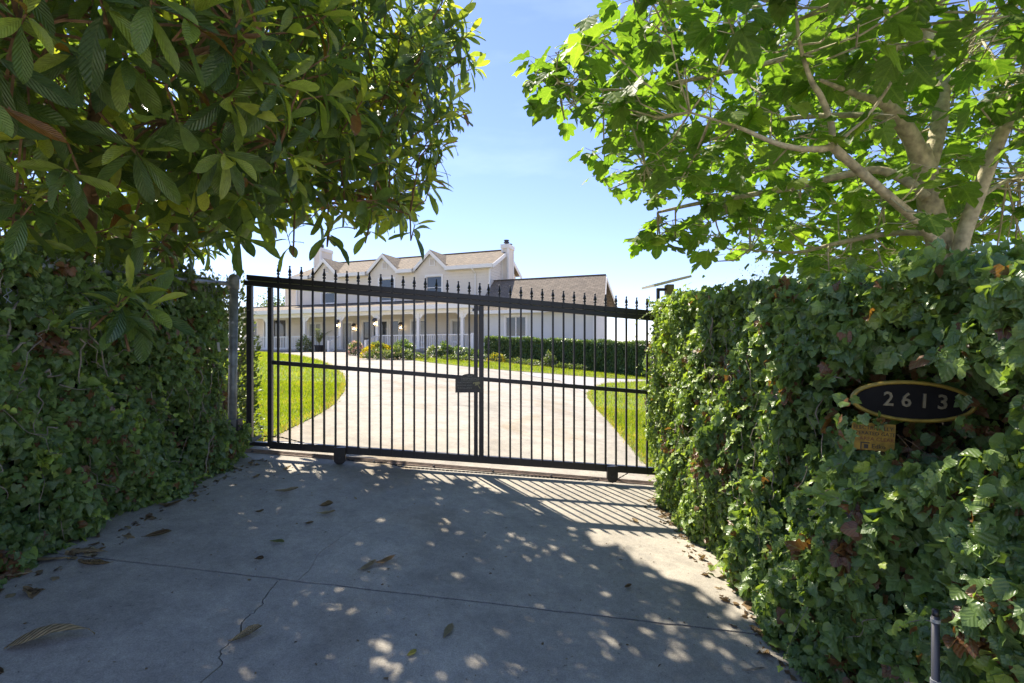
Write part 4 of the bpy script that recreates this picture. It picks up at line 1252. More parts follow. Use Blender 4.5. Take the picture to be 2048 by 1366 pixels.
# solar panel behind the ivy wall
sp_ = at(1331, 566, 5.7)
sol = empty('solar_panel', (sp_[0], sp_[1], float(terr(sp_[0], sp_[1])))); tag(sol, 'tilted solar panel on a short post over the ivy wall', 'solar panel')
zt = sp_[2] - float(terr(sp_[0], sp_[1]))
M_OLIVE = simple('olive housing', (.22, .22, .12), .6, var=.2)
pn = MB().box(-.20, .20, -.24, .24, -.010, .010).build('panel', simple('solar cells', (.02, .03, .07), .15, spec=.8), sol, loc=(0, 0, zt + .005), rot=(math.radians(4), math.radians(-14.5), 0))
fr = MB().box(-.21, -.20, -.25, .25, -.013, .014).box(.20, .21, -.25, .25, -.013, .014).box(-.20, .20, -.25, -.24, -.013, .014).box(-.20, .20, .24, .25, -.013, .014).build('panel_frame', simple('pale aluminium', (.62, .60, .50), .5, metal=.3), pn)
MB().box(.0, .085, -.05, .05, -.16, -.02).build('battery_box', M_OLIVE, sol, loc=(0, 0, zt), bevel=.006)
MB().box(-.10, -.07, -.02, .02, -.20, -.06).box(-.07, .0, -.02, .02, -.09, -.06).build('bracket', M_BLACK, sol, loc=(0, 0, zt))
MB().box(.02, .07, -.025, .025, 0, zt - .16).build('post', M_BLACK, sol)

# pipe at the foot of the ivy wall
pp = at(1871, 1366, 1.50); pz = float(terr(pp[0], pp[1]))
pipe = empty('standpipe', (pp[0], pp[1], pz)); tag(pipe, 'dark plastic standpipe with a steel clamp rising before the ivy', 'pipe')
ptop = CH - (1232 - HY) / F * 1.50 - pz
MB().tube([(0, 0, -.05), (0, 0, ptop)], .0105, 14).build('tube', simple('charcoal pipe plastic', (.030, .032, .040), .4), pipe, smooth=True)
MB().tube([(0, 0, ptop - .004), (0, 0, ptop + .02)], .009, 12).build('spout', M_BLACK, pipe, smooth=True)
MB().lathe([(.0125, 0), (.0125, .010)], (0, 0, ptop - .018), 14).build('clamp', M_GALV, pipe)
MB().lathe([(.0135, 0), (.0135, .02)], (0, 0, ptop - .21), 14).build('coupling', M_GALV, pipe)

# ------------------------------------------------------------------ oval number plaque and yellow notice in the hollow of the ivy
c0 = at(1824, 803, 1.95)
plq = empty('number_plaque', tuple(c0), math.radians(-20)); tag(plq, 'oval black house number plaque 2613 with gold rim in the ivy', 'sign')
a_, b2_ = .196, .074
N_ = 40
ov = [(a_ * math.cos(t), 0, b2_ * math.sin(t)) for t in np.linspace(0, 2 * math.pi, N_, endpoint=False)]
tilt = math.radians(2.5)
M_GOLD = simple('worn gold paint', (.34, .24, .04), .45, metal=.2, var=.3, scale=25)
M_PLQ = simple('black plaque', (.007, .0065, .006), .65, var=.3, scale=20, spec=.2)
pl = MB().prism(ov[::-1], (0, .014, 0)).build('plate', M_PLQ, plq, rot=(0, tilt, 0))
mb = MB()
rim = [(p[0] * 1.0, -.004, p[2] * 1.0) for p in ov]; 
prof = [(-.007, .010), (-.007, -.004), (-.002, -.009), (.004, -.007), (.008, .0), (.008, .010)]
for i in range(N_):
    t = 2 * math.pi * i / N_
    nx_, nz_ = math.cos(t) / a_, math.sin(t) / b2_; q = math.hypot(nx_, nz_); nx_, nz_ = nx_ / q, nz_ / q
    for w, d in prof: mb.v.append((ov[i][0] + nx_ * w, d, ov[i][2] + nz_ * w))
k = len(prof)
for i in range(N_):
    j = (i + 1) % N_
    for h in range(k - 1): mb.f.append((i * k + h, i * k + h + 1, j * k + h + 1, j * k + h))
mb.build('rim', M_GOLD, plq, rot=(0, tilt, 0), smooth=True)
M_DIGIT = simple('dull brass digits', (.20, .175, .11), .45, metal=.3, var=.2, scale=40)
for i, ch_ in enumerate('2613'):
    d_ = link('digit', text_mesh('digit', ch_, .078, M_DIGIT, .003, xscale=.92), plq, (-.078 + i * .058, -.004, .006 - i * .0025), (0, tilt, 0))
y0_ = at(1746, 872, 1.93)
yn = empty('yellow_notice', tuple(y0_), math.radians(-18)); tag(yn, 'yellow keep clear notice half hidden in ivy below the plaque', 'sign')
M_YSIGN = simple('faded yellow sign', (.27, .165, .015), .6, var=.35, scale=40)
M_INK = simple('black sign print', (.03, .025, .02), .6)
M_RINK = simple('dark red sign print', (.16, .05, .02), .6)
MB().box(-.072, .072, 0, .003, -.056, .050).build('panel', M_YSIGN, yn, rot=(0, math.radians(3), 0))
for s_, z_, sz, x_, mm in (('ELECTRICALLY', .030, .020, 0, M_INK), ('OPERATED GATE', .009, .019, 0, M_INK), ('AREA CLEAR', -.013, .020, .012, M_RINK), ('Edko', -.041, .023, .018, M_INK)):
    link('lettering', text_mesh('lettering', s_, sz, mm, .0006), yn, (x_, -.001, z_), (0, math.radians(3), 0))
MB().box(-.028, -.014, -.0012, 0, -.050, -.034).box(-.040, -.036, -.0012, 0, -.054, -.026).box(-.036, -.010, -.0012, 0, -.030, -.026).build('logo', M_INK, yn, rot=(0, math.radians(3), 0))

# ------------------------------------------------------------------ ivy walls
def patches(pos, r, n, rad):
    c = pos[r.integers(0, len(pos), n)]
    hit = np.zeros(len(pos), bool)
    for q in c:
        hit |= ((pos - q) ** 2).sum(1) < (rad * r.uniform(.5, 1.3)) ** 2
    return hit

def ivy(side, label, n, zr, topf, facef, seed, hollow=None, keep=None, lime=70, brown=26, shoots=60):
    r = np.random.default_rng(seed)
    y = r.uniform(zr[0], zr[1], n)
    # more leaves where the wall is close to the path end
    t = r.random(n)
    ymid = .5 * (zr[0] + zr[1])
    xb = facef(np.array([ymid]), np.array([.5]))[0]
    root = empty('ivy_wall', (xb, ymid, float(terr(xb, ymid)))); tag(root, label, 'ivy')
    off = np.array([xb, ymid, float(terr(xb, ymid))])
    gz_ = terr(facef(y, t * 0), y) - .02
    top = topf(y) + CH + .07 * fbm(y * 2.2, y * 0, seed + .5) + .03 * fbm(y * 7, y * 0, seed)
    layer = r.random(n)
    hn = fbm(y * 2.6 + 3.1, t * 4.2, seed + 2.0)
    recess = np.clip((-.12 - hn) / .35, 0, 1)                       # hollows between the bulges
    deep = np.where(layer < .68, np.abs(r.normal(0, .04, n)), r.uniform(.05, .24, n)) + .12 * recess * r.random(n)
    ontop = r.random(n) < .10
    tt = np.where(ontop, 1.0, t)
    x = facef(y, tt) + side * (deep - .12 * fbm(y * 1.6, tt * 3.2, seed) - .035 * fbm(y * 5.1, tt * 9.0, seed + 1))
    x = np.where(ontop, facef(y, tt) + side * r.uniform(0, .6, n), x)
    z = gz_ + (top - gz_) * tt + np.where(ontop, r.normal(0, .045, n) - .01, 0)
    pos = np.stack([x, y, z], 1)
    outw = np.tile(np.array([-side, -.2, .55]), (n, 1)); outw[ontop] = (-side * .3, -.1, 1)
    outw[tt < .08] += np.array([0, 0, .6])
    nr = outw + r.normal(0, .55, (n, 3))
    f = np.array([-side * .25, 0, -1.0]) + r.normal(0, .65, (n, 3))
    far = np.clip((y - 2.6) / 2.4, 0, 1)
    sc = (r.gamma(6.0, 1 / 6.0, n) * .35 + .65) * (.050 - .012 * far) * np.where(r.random(n) < .10, 1.35, 1.0)
    tone = fbm(y * 1.9 + 7, t * 2.4, seed + 4.0)
    ti = np.clip(r.normal(.28, .15, n) + .14 * tone, 0, .64)
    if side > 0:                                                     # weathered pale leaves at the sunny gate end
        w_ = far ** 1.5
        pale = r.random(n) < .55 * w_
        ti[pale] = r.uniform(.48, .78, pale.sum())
    p1 = patches(pos, r, lime, .075)
    m1 = p1 & (r.random(n) < .6) & (deep < .07); ti[m1] = r.uniform(.66, .88, m1.sum()); sc[m1] *= .95
    p2 = patches(pos, r, brown, .07)
    m2 = (p2 & (r.random(n) < .5)) | (r.random(n) < .022); ti[m2] = r.uniform(.915, 1, m2.sum())
    # shoots that arch out of the face, with young leaves
    SP, SF, SN, SS, ST = [], [], [], [], []
    for i in range(shoots):
        k0 = int(r.integers(0, n)); L_s = r.uniform(.10, .26); m_ = int(r.integers(6, 13))
        d0 = np.array([-side * r.uniform(.2, .7), r.normal(0, .6), r.uniform(-.9, .5)]); d0 /= np.linalg.norm(d0)
        tq = np.linspace(.1, 1, m_)[:, None]
        pts_ = pos[k0] + np.array([-side * .02, 0, 0]) + d0 * L_s * tq + np.array([0, 0, -.10]) * tq ** 2
        SP.append(pts_); SF.append(d0 + r.normal(0, .6, (m_, 3)) + np.array([0, 0, -.4])); SN.append(np.array([-side * .8, -.2, .8]) + r.normal(0, .35, (m_, 3)))
        SS.append(sc[k0] * np.linspace(1.0, .55, m_)); ST.append(np.clip(np.linspace(.5, .84, m_) + r.normal(0, .06, m_), 0, .88))
        stem = [tuple(pos[k0] - off)] + [tuple(q_ - off) for q_ in pts_[::2]]
        qx, qy = proj(np.array(stem) + off)
        if hollow is not None and np.any(hollow(qx, qy)): continue
        MB().tube(stem, list(np.linspace(.0022, .0009, len(stem))), 4).build('shoot', M_TWIG, root)
    pos = np.concatenate([pos] + SP); nr = np.concatenate([nr] + SN); f = np.concatenate([f] + SF); sc = np.concatenate([sc] + SS); ti = np.concatenate([ti] + ST)
    hole = np.concatenate([(recess > .25) & (r.random(n) < .62 * recess) & (layer < .9), np.zeros(len(pos) - n, bool)])
    n = len(pos)
    ok = ~hole
    px, py = proj(pos)
    if hollow is not None: ok &= ~(hollow(px, py))
    if keep is not None: ok &= keep(pos, px, py)
    pos, nr, f, sc, ti = pos[ok], nr[ok], f[ok], sc[ok], ti[ok]
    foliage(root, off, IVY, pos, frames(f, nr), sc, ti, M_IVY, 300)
    return root, off

ivy_r_top = lambda y: .25 + .074 * (y - 1.46)
def face_r(y, t): return 1.44 + .05 * np.sin(y * 1.9) * 0 + .10 * np.clip((y - 4.4) / 1.1, 0, 1) ** 2 * (1 - t) - .03 * np.sin(math.pi * t) + .05 * t
hol = lambda px, py: (((px - 1850) / 190) ** 2 + ((py - 820) / 104) ** 2 < 1) | ((px > 1690) & (px < 1800) & (py > 838) & (py < 905))
def keep_r(pos, px, py):
    return ~((pos[:, 1] > 5.2) & (rng.random(len(pos)) < np.clip((pos[:, 1] - 5.2) / .4, 0, 1))) & (pos[:, 1] > .9) & ~((px > 1846) & (px < 1896) & (py > 1215) & (pos[:, 0] < 1.36))
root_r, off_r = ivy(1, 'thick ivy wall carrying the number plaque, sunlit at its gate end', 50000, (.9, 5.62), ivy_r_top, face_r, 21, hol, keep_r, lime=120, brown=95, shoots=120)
ivy_l_top = lambda y: .69 - .085 * (4.9 - y)
def face_l(y, t): return -2.60 - .10 * t + .03 * np.sin(math.pi * t) - .02
def keep_l(pos, px, py):
    h = pos[:, 2] - CH
    clear = (px > 452) & (h > -.62) & (h < .62) & (pos[:, 0] > -2.80)
    return ~clear & ~((pos[:, 1] > 4.72) & (h > -.70)) & ~((px > 500))
root_l, off_l = ivy(-1, 'dark shaded ivy wall hung with bare vine stems beside the fence post', 36000, (1.5, 5.05), ivy_l_top, face_l, 22, None, keep_l, lime=46, brown=85, shoots=55)

# solid dark core, added as the inner tangle to block light through each wall
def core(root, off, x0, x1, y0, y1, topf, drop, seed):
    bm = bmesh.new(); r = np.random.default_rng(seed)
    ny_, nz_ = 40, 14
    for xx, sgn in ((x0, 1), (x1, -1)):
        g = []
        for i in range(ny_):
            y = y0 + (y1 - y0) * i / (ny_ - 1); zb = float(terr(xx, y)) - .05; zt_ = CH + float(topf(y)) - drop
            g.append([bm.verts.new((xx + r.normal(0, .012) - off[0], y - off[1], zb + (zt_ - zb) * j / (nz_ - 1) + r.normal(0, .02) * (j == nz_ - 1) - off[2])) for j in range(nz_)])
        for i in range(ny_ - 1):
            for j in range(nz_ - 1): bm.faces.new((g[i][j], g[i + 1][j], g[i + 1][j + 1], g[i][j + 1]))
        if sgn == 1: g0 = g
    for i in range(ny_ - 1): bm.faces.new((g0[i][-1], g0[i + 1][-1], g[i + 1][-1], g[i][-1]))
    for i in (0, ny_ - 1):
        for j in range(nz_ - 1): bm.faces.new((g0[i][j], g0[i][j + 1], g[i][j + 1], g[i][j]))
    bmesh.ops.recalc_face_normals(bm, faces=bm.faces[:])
    me = bpy.data.meshes.new('light_block_core'); bm.to_mesh(me); bm.free(); me.materials.append(M_CORE)
    link('light_block_core', me, root)['kind'] = 'stuff'
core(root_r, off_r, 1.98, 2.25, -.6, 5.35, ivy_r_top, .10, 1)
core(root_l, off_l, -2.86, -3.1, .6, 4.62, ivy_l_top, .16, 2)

def vines(root, off, side, facef, topf, zr, n, seed, depth=(.0, .06), fade=1.0):
    r = np.random.default_rng(seed)
    for i in range(n):
        y = r.uniform(*zr); t = r.uniform(.15, 1.0)
        L = r.uniform(.15, .55); k = 7
        dy, dt = r.normal(0, .5), -abs(r.normal(.7, .5))
        pts = []
        dd = r.uniform(*depth)
        for j in range(k):
            yy = y + dy * L * j / k + r.normal(0, .012); tt = t + dt * L / 1.9 * j / k
            if tt < .02: break
            g0 = float(terr(facef(yy, tt), yy)); zz = g0 + (CH + float(topf(yy)) - g0) * tt
            pts.append((float(facef(yy, tt)) + side * (dd + r.normal(0, .012)) - off[0], yy - off[1], zz + r.normal(0, .01) - off[2]))
        if len(pts) > 2:
            qx, qy = proj(np.array(pts) + off)
            if side > 0 and np.any((qx > 1650) & (qx < 2044) & (qy > 720) & (qy < 940)): continue
            P_ = [np.array(q_) for q_ in pts]; sm = []
            for a_i in range(len(P_) - 1):
                p0_, p1_, p2_, p3_ = P_[max(a_i - 1, 0)], P_[a_i], P_[a_i + 1], P_[min(a_i + 2, len(P_) - 1)]
                for t_ in (0, .5): sm.append(tuple(.5 * ((2 * p1_) + (-p0_ + p2_) * t_ + (2 * p0_ - 5 * p1_ + 4 * p2_ - p3_) * t_ ** 2 + (-p0_ + 3 * p1_ - 3 * p2_ + p3_) * t_ ** 3)))
            pts = sm + [tuple(P_[-1])]
            rad = r.choice([.0025, .003, .004, .0065], p=[.4, .3, .2, .1])
            MB().tube(pts, list(np.linspace(rad, rad * .5, len(pts))), 5).build('vine_stem', M_TWIG, root, smooth=True)
vines(root_l, off_l, -1, face_l, ivy_l_top, (1.9, 4.6), 95, 31, (-.04, .03))
vines(root_r, off_r, 1, face_r, ivy_r_top, (1.4, 5.2), 70, 32, (-.03, .05))
# dry stems inside the hollow round the plaque
r_ = np.random.default_rng(77)
for i in range(12):
    a0 = at(r_.uniform(1810, 2010), r_.uniform(885, 930), r_.uniform(1.9, 2.0)); d = r_.normal(0, .07, (3, 3)); d[:, 2] *= .3; d[:, 0] = np.abs(d[:, 0]) * .3
    pts = [a0, a0 + d[0], a0 + d[0] + d[1], a0 + d.sum(0)]
    MB().tube([tuple(p - off_r) for p in pts], [.0014, .0013, .0011, .0008], 4).build('dry_stem', M_BARK_L, root_r)

# ivy leaves lapping over the notice and the plaque
def lap(spots, n_each, sz, seed):
    r = np.random.default_rng(seed); P, T_ = [], []
    for (a, b, z, rad) in spots:
        for i in range(n_each):
            P.append(at(a + r.normal(0, rad), b + r.normal(0, rad * .55), z + r.uniform(-.03, .03)))
    P = np.array(P); n = len(P)
    nr = np.tile([-.5, -.8, .4], (n, 1)) + r.normal(0, .4, (n, 3)); f = np.array([0, 0, -1.0]) + r.normal(0, .7, (n, 3))
    ti = np.where(r.random(n) < .3, r.uniform(.92, 1, n), r.uniform(.05, .45, n))
    o = link('foliage', scatter_mesh('foliage', IVY, P, frames(f, nr), sz * r.uniform(.6, 1.1, n), ti, M_IVY, off_r, r.integers(0, 6, n)), root_r); o['kind'] = 'stuff'
lap([(1690, 840, 1.86, 10), (1698, 862, 1.86, 7), (1735, 836, 1.86, 9), (1762, 838, 1.88, 7), (1692, 888, 1.86, 8), (1938, 838, 1.82, 9), (1935, 800, 1.82, 7), (1915, 850, 1.84, 7), (1690, 800, 1.88, 8), (1770, 912, 1.84, 10), (1830, 918, 1.84, 16)], 5, .046, 5)

r2 = np.random.default_rng(55)
n = 620
ppx, ppy = r2.uniform(1670, 2046, n), r2.uniform(715, 945, n)
P = np.array([at(a, b, max(1.99, xx / ((a - CX) / F))) for a, b, xx in zip(ppx, ppy, r2.uniform(1.66, 1.96, n))])
o = link('foliage', scatter_mesh('foliage', IVY, P, frames(np.array([0, 0, -1.0]) + r2.normal(0, .7, (n, 3)), np.tile([-.6, -.7, .4], (n, 1)) + r2.normal(0, .5, (n, 3))), .055 * r2.uniform(.6, 1.2, n), np.where(r2.random(n) < .35, r2.uniform(.92, 1, n), r2.uniform(0, .35, n)), M_IVY, off_r, r2.integers(0, 6, n)), root_r); o['kind'] = 'stuff'

# bush between the fence post and the lawn
bush('leafy_shrub', 'sunlit leafy shrub growing between the fence post and the gate end', 'shrub', land(-3.25, 5.62), (.42, .34, 1.72), 5200, .05, M_SHRUB, seed=50, upright=.4)

# ------------------------------------------------------------------ trees
def limb(root, off, pts, rads, m, name='branch', sides=8, sub=4):
    """smooth tapered limb through world points"""
    P = [np.asarray(p, float) for p in pts]
    out, rr = [], []
    n = len(P)
    for i in range(n - 1):
        p0, p1, p2, p3 = P[max(i - 1, 0)], P[i], P[i + 1], P[min(i + 2, n - 1)]
        for k in range(sub):
            t = k / sub
            out.append(.5 * ((2 * p1) + (-p0 + p2) * t + (2 * p0 - 5 * p1 + 4 * p2 - p3) * t * t + (-p0 + 3 * p1 - 3 * p2 + p3) * t ** 3))
            rr.append(rads[i] + (rads[i + 1] - rads[i]) * t)
    out.append(P[-1]); rr.append(rads[-1])
    MB().tube([tuple(q - off) for q in out], rr, sides).build(name, m, root, smooth=True)
    return np.array(out), np.array(rr)

def jitter_grid(lo, hi, sp, r):
    ax = [np.arange(a, b, sp) for a, b in zip(lo, hi)]
    g = np.stack(np.meshgrid(*ax, indexing='ij'), -1).reshape(-1, 3)
    return g + r.uniform(-.5, .5, g.shape) * sp

def in_ell(p, E_):
    """smallest normalised radius over the ellipsoids and the direction from that centre"""
    best = np.full(len(p), 9.0); d = np.zeros_like(p)
    for c, rad in E_:
        q = (p - np.asarray(c)) / np.asarray(rad)
        l_ = np.linalg.norm(q, axis=1)
        s = l_ < best
        best[s] = l_[s]; d[s] = (q / np.asarray(rad))[s]
    d /= np.linalg.norm(d, axis=1, keepdims=True) + 1e-9
    return best, d

def shadow_px(p):
    f = p[:, 2] - .047 * p[:, 1] + .0958 * p[:, 0]
    t = f / (SUNV[2] - .047 * SUNV[1] + .0958 * SUNV[0])
    q = p - t[:, None] * SUNV
    return proj(q)
LIT = [(300, 700), (1500, 700), (1400, 985), (1440, 1150), (1480, 1215), (1400, 1195), (1330, 1165), (1270, 1130), (1210, 1095), (1130, 1045), (1060, 1010), (1000, 985), (900, 962), (800, 940), (700, 920), (600, 902), (505, 890), (300, 890)]

# ---- loquat over the near corner
r_ = np.random.default_rng(41)
lq_base = land(-3.35, 4.4)
loq = empty('loquat_tree', tuple(lq_base)); tag(loq, 'large dark loquat tree with long ribbed leaves leaning over the driveway', 'tree')
LE = [((-2.9, 4.6, CH + 2.3), (1.9, 2.3, 1.75)), ((-2.15, 5.8, CH + 2.9), (1.9, 2.2, 2.0)), ((-2.3, 3.0, CH + 2.2), (1.25, 1.35, 1.35)), ((-4.4, 5.0, CH + 1.6), (1.6, 2.5, 1.7)), ((-3.3, 4.0, CH + 1.0), (.9, 1.1, .75)), ((-2.85, 3.3, CH + .85), (.45, 1.0, .45))]
SIL = [(-900, -900), (905, -900), (905, -60), (940, 0), (945, 60), (980, 100), (955, 150), (945, 200), (940, 245), (915, 290), (905, 330), (880, 400), (868, 440), (855, 495), (800, 490), (760, 488), (700, 478), (640, 478), (600, 488), (560, 480), (535, 520), (480, 540), (430, 540), (390, 545), (300, 545), (180, 550), (100, 545), (0, 540), (-900, 560)]
LS = []
def L_(pts, rads, nm='branch'):
    q, _ = limb(loq, lq_base, pts, rads, M_BARK_L, nm); LS.append(q)
L_([land(-3.35, 3.95) - [0, 0, .1], at(172, 520, 3.9), at(178, 420, 3.9), at(186, 300, 3.88), at(196, 180, 3.8), at(215, 40, 3.6), at(260, -200, 3.4)], [.075, .062, .058, .05, .045, .036, .02], 'trunk')
L_([land(-3.3, 4.85) - [0, 0, .1], at(338, 500, 4.9), at(352, 420, 4.9), at(368, 340, 4.85), at(390, 250, 4.8), at(440, 120, 4.8), at(500, -60, 4.9)], [.08, .066, .06, .052, .046, .035, .02], 'trunk')
L_([at(368, 340, 4.85), at(470, 300, 4.9), at(590, 250, 5.0), at(720, 210, 5.3), at(860, 170, 5.6)], [.035, .03, .024, .018, .008])
L_([at(352, 420, 4.9), at(470, 410, 4.7), at(590, 400, 4.7), at(720, 400, 4.9), at(820, 430, 5.0)], [.03, .026, .02, .015, .007])
L_([at(390, 250, 4.8), at(500, 150, 5.0), at(620, 60, 5.4), at(760, -20, 5.8)], [.034, .028, .022, .012])
L_([at(196, 180, 3.8), at(300, 130, 3.2), at(410, 100, 2.8), at(520, 70, 2.6)], [.028, .022, .016, .008])
L_([at(186, 300, 3.88), at(100, 200, 3.2), at(60, 120, 2.6), at(40, 60, 2.3)], [.026, .02, .014, .007])
L_([at(440, 120, 4.8), at(600, 60, 6.0), at(720, 40, 6.8), at(800, 90, 7.4)], [.03, .024, .018, .01])
L_([at(178, 420, 3.9), at(60, 380, 4.6), at(-80, 340, 5.2)], [.03, .022, .012])
L_([at(196, 180, 3.8), at(330, 240, 3.3), at(450, 250, 3.2), at(560, 290, 3.3)], [.02, .016, .012, .006])
p = jitter_grid((-6.2, 1.55, CH + .2), (.2, 8.2, CH + 5.2), .288, r_)
q, outd = in_ell(p, LE)
lump = 1 + .10 * np.sin(p[:, 0] * 4.1 + p[:, 1] * 2.3) * np.cos(p[:, 2] * 3.7 + p[:, 1])
okm = (q < lump) & ((q > .70) | (r_.random(len(p)) < np.where(p[:, 2] > CH + 2.6, .66, .27)))
px, py = proj(p)
nz1 = 26 * np.sin(p[:, 1] * 5.1 + p[:, 2] * 7.3) + r_.normal(0, 10, len(p)); nz2 = 22 * np.sin(p[:, 0] * 6.1 + p[:, 1] * 4.3) + r_.normal(0, 9, len(p))
okm &= inpoly(px + 16 + nz1, py + np.where(px < 330, 4, np.where(px < 420, 28, np.where(px < 620, 78, 56))) + nz2, SIL)
dcam = np.linalg.norm(p - np.array([0, 0, CH]), axis=1)
okm &= dcam > 1.75
okm &= p[:, 2] < CH + 3.85
sx_, sy_ = shadow_px(p)
okm &= ~(inpoly(sx_, sy_, LIT) & (r_.random(len(p)) < .985))
th_ = (p[:, 0] - 1.44) / SUNV[0]; yh_ = p[:, 1] - th_ * SUNV[1]; zh_ = p[:, 2] - th_ * SUNV[2]
okm &= ~((th_ > 0) & (yh_ > 2.7) & (yh_ < 5.6) & (zh_ > -.2) & (zh_ < CH + .65) & (r_.random(len(p)) < .93))
p, outd = p[okm], outd[okm]
# low sprig hanging before the ivy, and dangling tips under the crown
sprig = np.array([at(235, 612, 2.9), at(262, 585, 2.95), at(300, 610, 3.0), at(575, 470, 4.2), at(660, 455, 4.4), at(740, 450, 4.6), at(830, 448, 4.8), at(935, 110, 5.2), at(920, 190, 5.3), at(905, 240, 5.3), at(880, 300, 5.3), at(860, 370, 5.3)])
p = np.concatenate([p, sprig]); outd = np.concatenate([outd, np.tile([.5, -.4, .3], (len(sprig), 1))])
nrs = len(p)
axis = outd * .9 + np.array([0, 0, .55]) + r_.normal(0, .25, (nrs, 3)); axis /= np.linalg.norm(axis, axis=1, keepdims=True)
POS, FW, NR, SC, TI = [], [], [], [], []
young = r_.random(nrs) < .45 + .35 * np.clip((p[:, 0] + 1.9) / .9, 0, 1)
for i in range(nrs):
    n = int(r_.integers(6, 11))
    a = axis[i]
    u = np.cross(a, [0.3, 0.2, 1.0]); u /= np.linalg.norm(u) + 1e-9; w = np.cross(a, u)
    ph = r_.uniform(0, 6.28) + np.arange(n) * 2.399
    inc = np.linspace(.35, 1.75, n) + r_.normal(0, .15, n)          # angle from the shoot axis
    d = np.cos(inc)[:, None] * a + np.sin(inc)[:, None] * (np.cos(ph)[:, None] * u + np.sin(ph)[:, None] * w)
    d[:, 2] -= np.linspace(.0, .55, n)
    POS.append(p[i] - a * np.linspace(0, .10, n)[:, None]); FW.append(d)
    NR.append(a + np.array([0, 0, .5]) + r_.normal(0, .2, (n, 3)))
    L = r_.uniform(.23, .35); s = np.linspace(.75, 1.05, n) * L
    t = np.clip(r_.normal(.34, .16, n), 0, .66)
    if young[i]: t[:4] = np.clip(np.linspace(.86, .62, 4) + r_.normal(0, .04, 4), .5, .9)
    dead = r_.random(n) < .012; t[dead] = .96
    SC.append(s); TI.append(t)
POS, FW, NR, SC, TI = map(np.concatenate, (POS, FW, NR, SC, TI))
foliage(loq, lq_base, LOQ, POS, frames(FW, NR), SC, TI, M_LOQ, 300)
ALL = np.concatenate(LS)
mb = MB()
for i in range(nrs):
    d2 = ((ALL - p[i]) ** 2).sum(1); j = int(np.argmin(d2 + .15 * (ALL[:, 2] > p[i, 2])))
    if d2[j] > .55: 
        e = p[i] - axis[i] * .30; mb.tube([tuple(e - lq_base), tuple(p[i] - lq_base)], [.008, .006], 4, False); continue
    e = p[i] - axis[i] * .18
    mid = .5 * (ALL[j] + e) + np.array([0, 0, .03])
    mb.tube([tuple(ALL[j] - lq_base), tuple(mid - lq_base), tuple(e - lq_base), tuple(p[i] - lq_base)], [.009, .008, .007, .005], 4, False)
mb.build('twigs', M_BARK_L, loq)['kind'] = 'stuff'

# ---- fig behind the ivy wall
r_ = np.random.default_rng(43)
fg_base = land(2.95, 3.4)
fig = empty('fig_tree', tuple(fg_base)); tag(fig, 'spreading fig tree with pale trunk and backlit lobed leaves over the ivy wall', 'tree')
FS = []
def F_(pts, rads, nm='branch'):
    q, _ = limb(fig, fg_base, pts, [k_ * .74 for k_ in rads], M_BARK_F, nm, 10); FS.append(q)
F_([land(2.95, 3.4) - [0, 0, .1], at(1900, 620, 3.38), at(1884, 500, 3.35), at(1862, 420, 3.32), at(1852, 350, 3.3), at(1835, 295, 3.28)], [.16, .125, .112, .098, .09, .085], 'trunk')
F_([at(1850, 340, 3.3), at(1826, 282, 3.24), at(1795, 235, 3.15), at(1765, 205, 3.05), at(1715, 190, 2.95), at(1640, 160, 2.8)], [.08, .07, .062, .04, .024, .012])
F_([at(1852, 350, 3.3), at(1874, 270, 3.33), at(1884, 190, 3.38), at(1878, 120, 3.42), at(1850, 60, 3.46), at(1830, -40, 3.5), at(1800, -200, 3.5)], [.072, .066, .06, .054, .046, .036, .02])
F_([land(3.0, 3.25) - [0, 0, .1], at(1920, 600, 3.25), at(1920, 500, 3.22), at(1952, 400, 3.14), at(1990, 300, 3.06), at(2030, 200, 3.0), at(2075, 90, 2.95), at(2140, -100, 2.9)], [.085, .066, .06, .056, .052, .048, .042, .02], 'trunk')
F_([at(1888, 498, 3.3), at(1830, 438, 3.18), at(1760, 378, 3.02), at(1700, 325, 2.92), at(1665, 293, 2.86)], [.045, .04, .036, .034, .033])
F_([at(1665, 293, 2.86), at(1640, 298, 2.84), at(1590, 296, 2.82), at(1540, 282, 2.82), at(1470, 252, 2.85), at(1380, 225, 2.9)], [.028, .025, .021, .018, .013, .007])
F_([at(1665, 293, 2.86), at(1662, 245, 2.83), at(1640, 190, 2.78), at(1622, 160, 2.76), at(1600, 90, 2.72), at(1590, 0, 2.7)], [.026, .024, .022, .018, .014, .008])
F_([at(1665, 293, 2.86), at(1735, 232, 2.8), at(1790, 150, 2.75), at(1828, 50, 2.7), at(1840, -60, 2.7)], [.014, .012, .012, .010, .007])
F_([at(1852, 395, 3.25), at(1810, 360, 3.28), at(1755, 340, 3.36), at(1690, 350, 3.44), at(1600, 372, 3.55), at(1500, 390, 3.68), at(1400, 406, 3.8), at(1315, 425, 3.9)], [.045, .042, .036, .033, .03, .026, .021, .013])
F_([at(1850, 465, 3.35), at(1770, 468, 3.55), at(1680, 485, 3.75), at(1590, 505, 3.95), at(1500, 500, 4.2)], [.03, .026, .022, .016, .008])
F_([at(1878, 120, 3.42), at(1780, 90, 3.4), at(1660, 95, 3.4), at(1520, 130, 3.4), at(1380, 160, 3.5), at(1240, 180, 3.6), at(1120, 170, 3.65)], [.035, .03, .026, .022, .017, .012, .006])
F_([at(1795, 235, 3.15), at(1700, 230, 3.4), at(1560, 240, 3.7), at(1420, 280, 4.0), at(1290, 330, 4.2)], [.03, .026, .021, .015, .007])
F_([at(1850, 60, 3.46), at(1700, 0, 3.3), at(1520, -30, 3.2), at(1380, -20, 3.2), at(1250, 30, 3.3)], [.03, .026, .02, .014, .007])
F_([at(2030, 200, 3.0), at(1990, 120, 3.6), at(1950, 60, 4.2)], [.02, .016, .008])
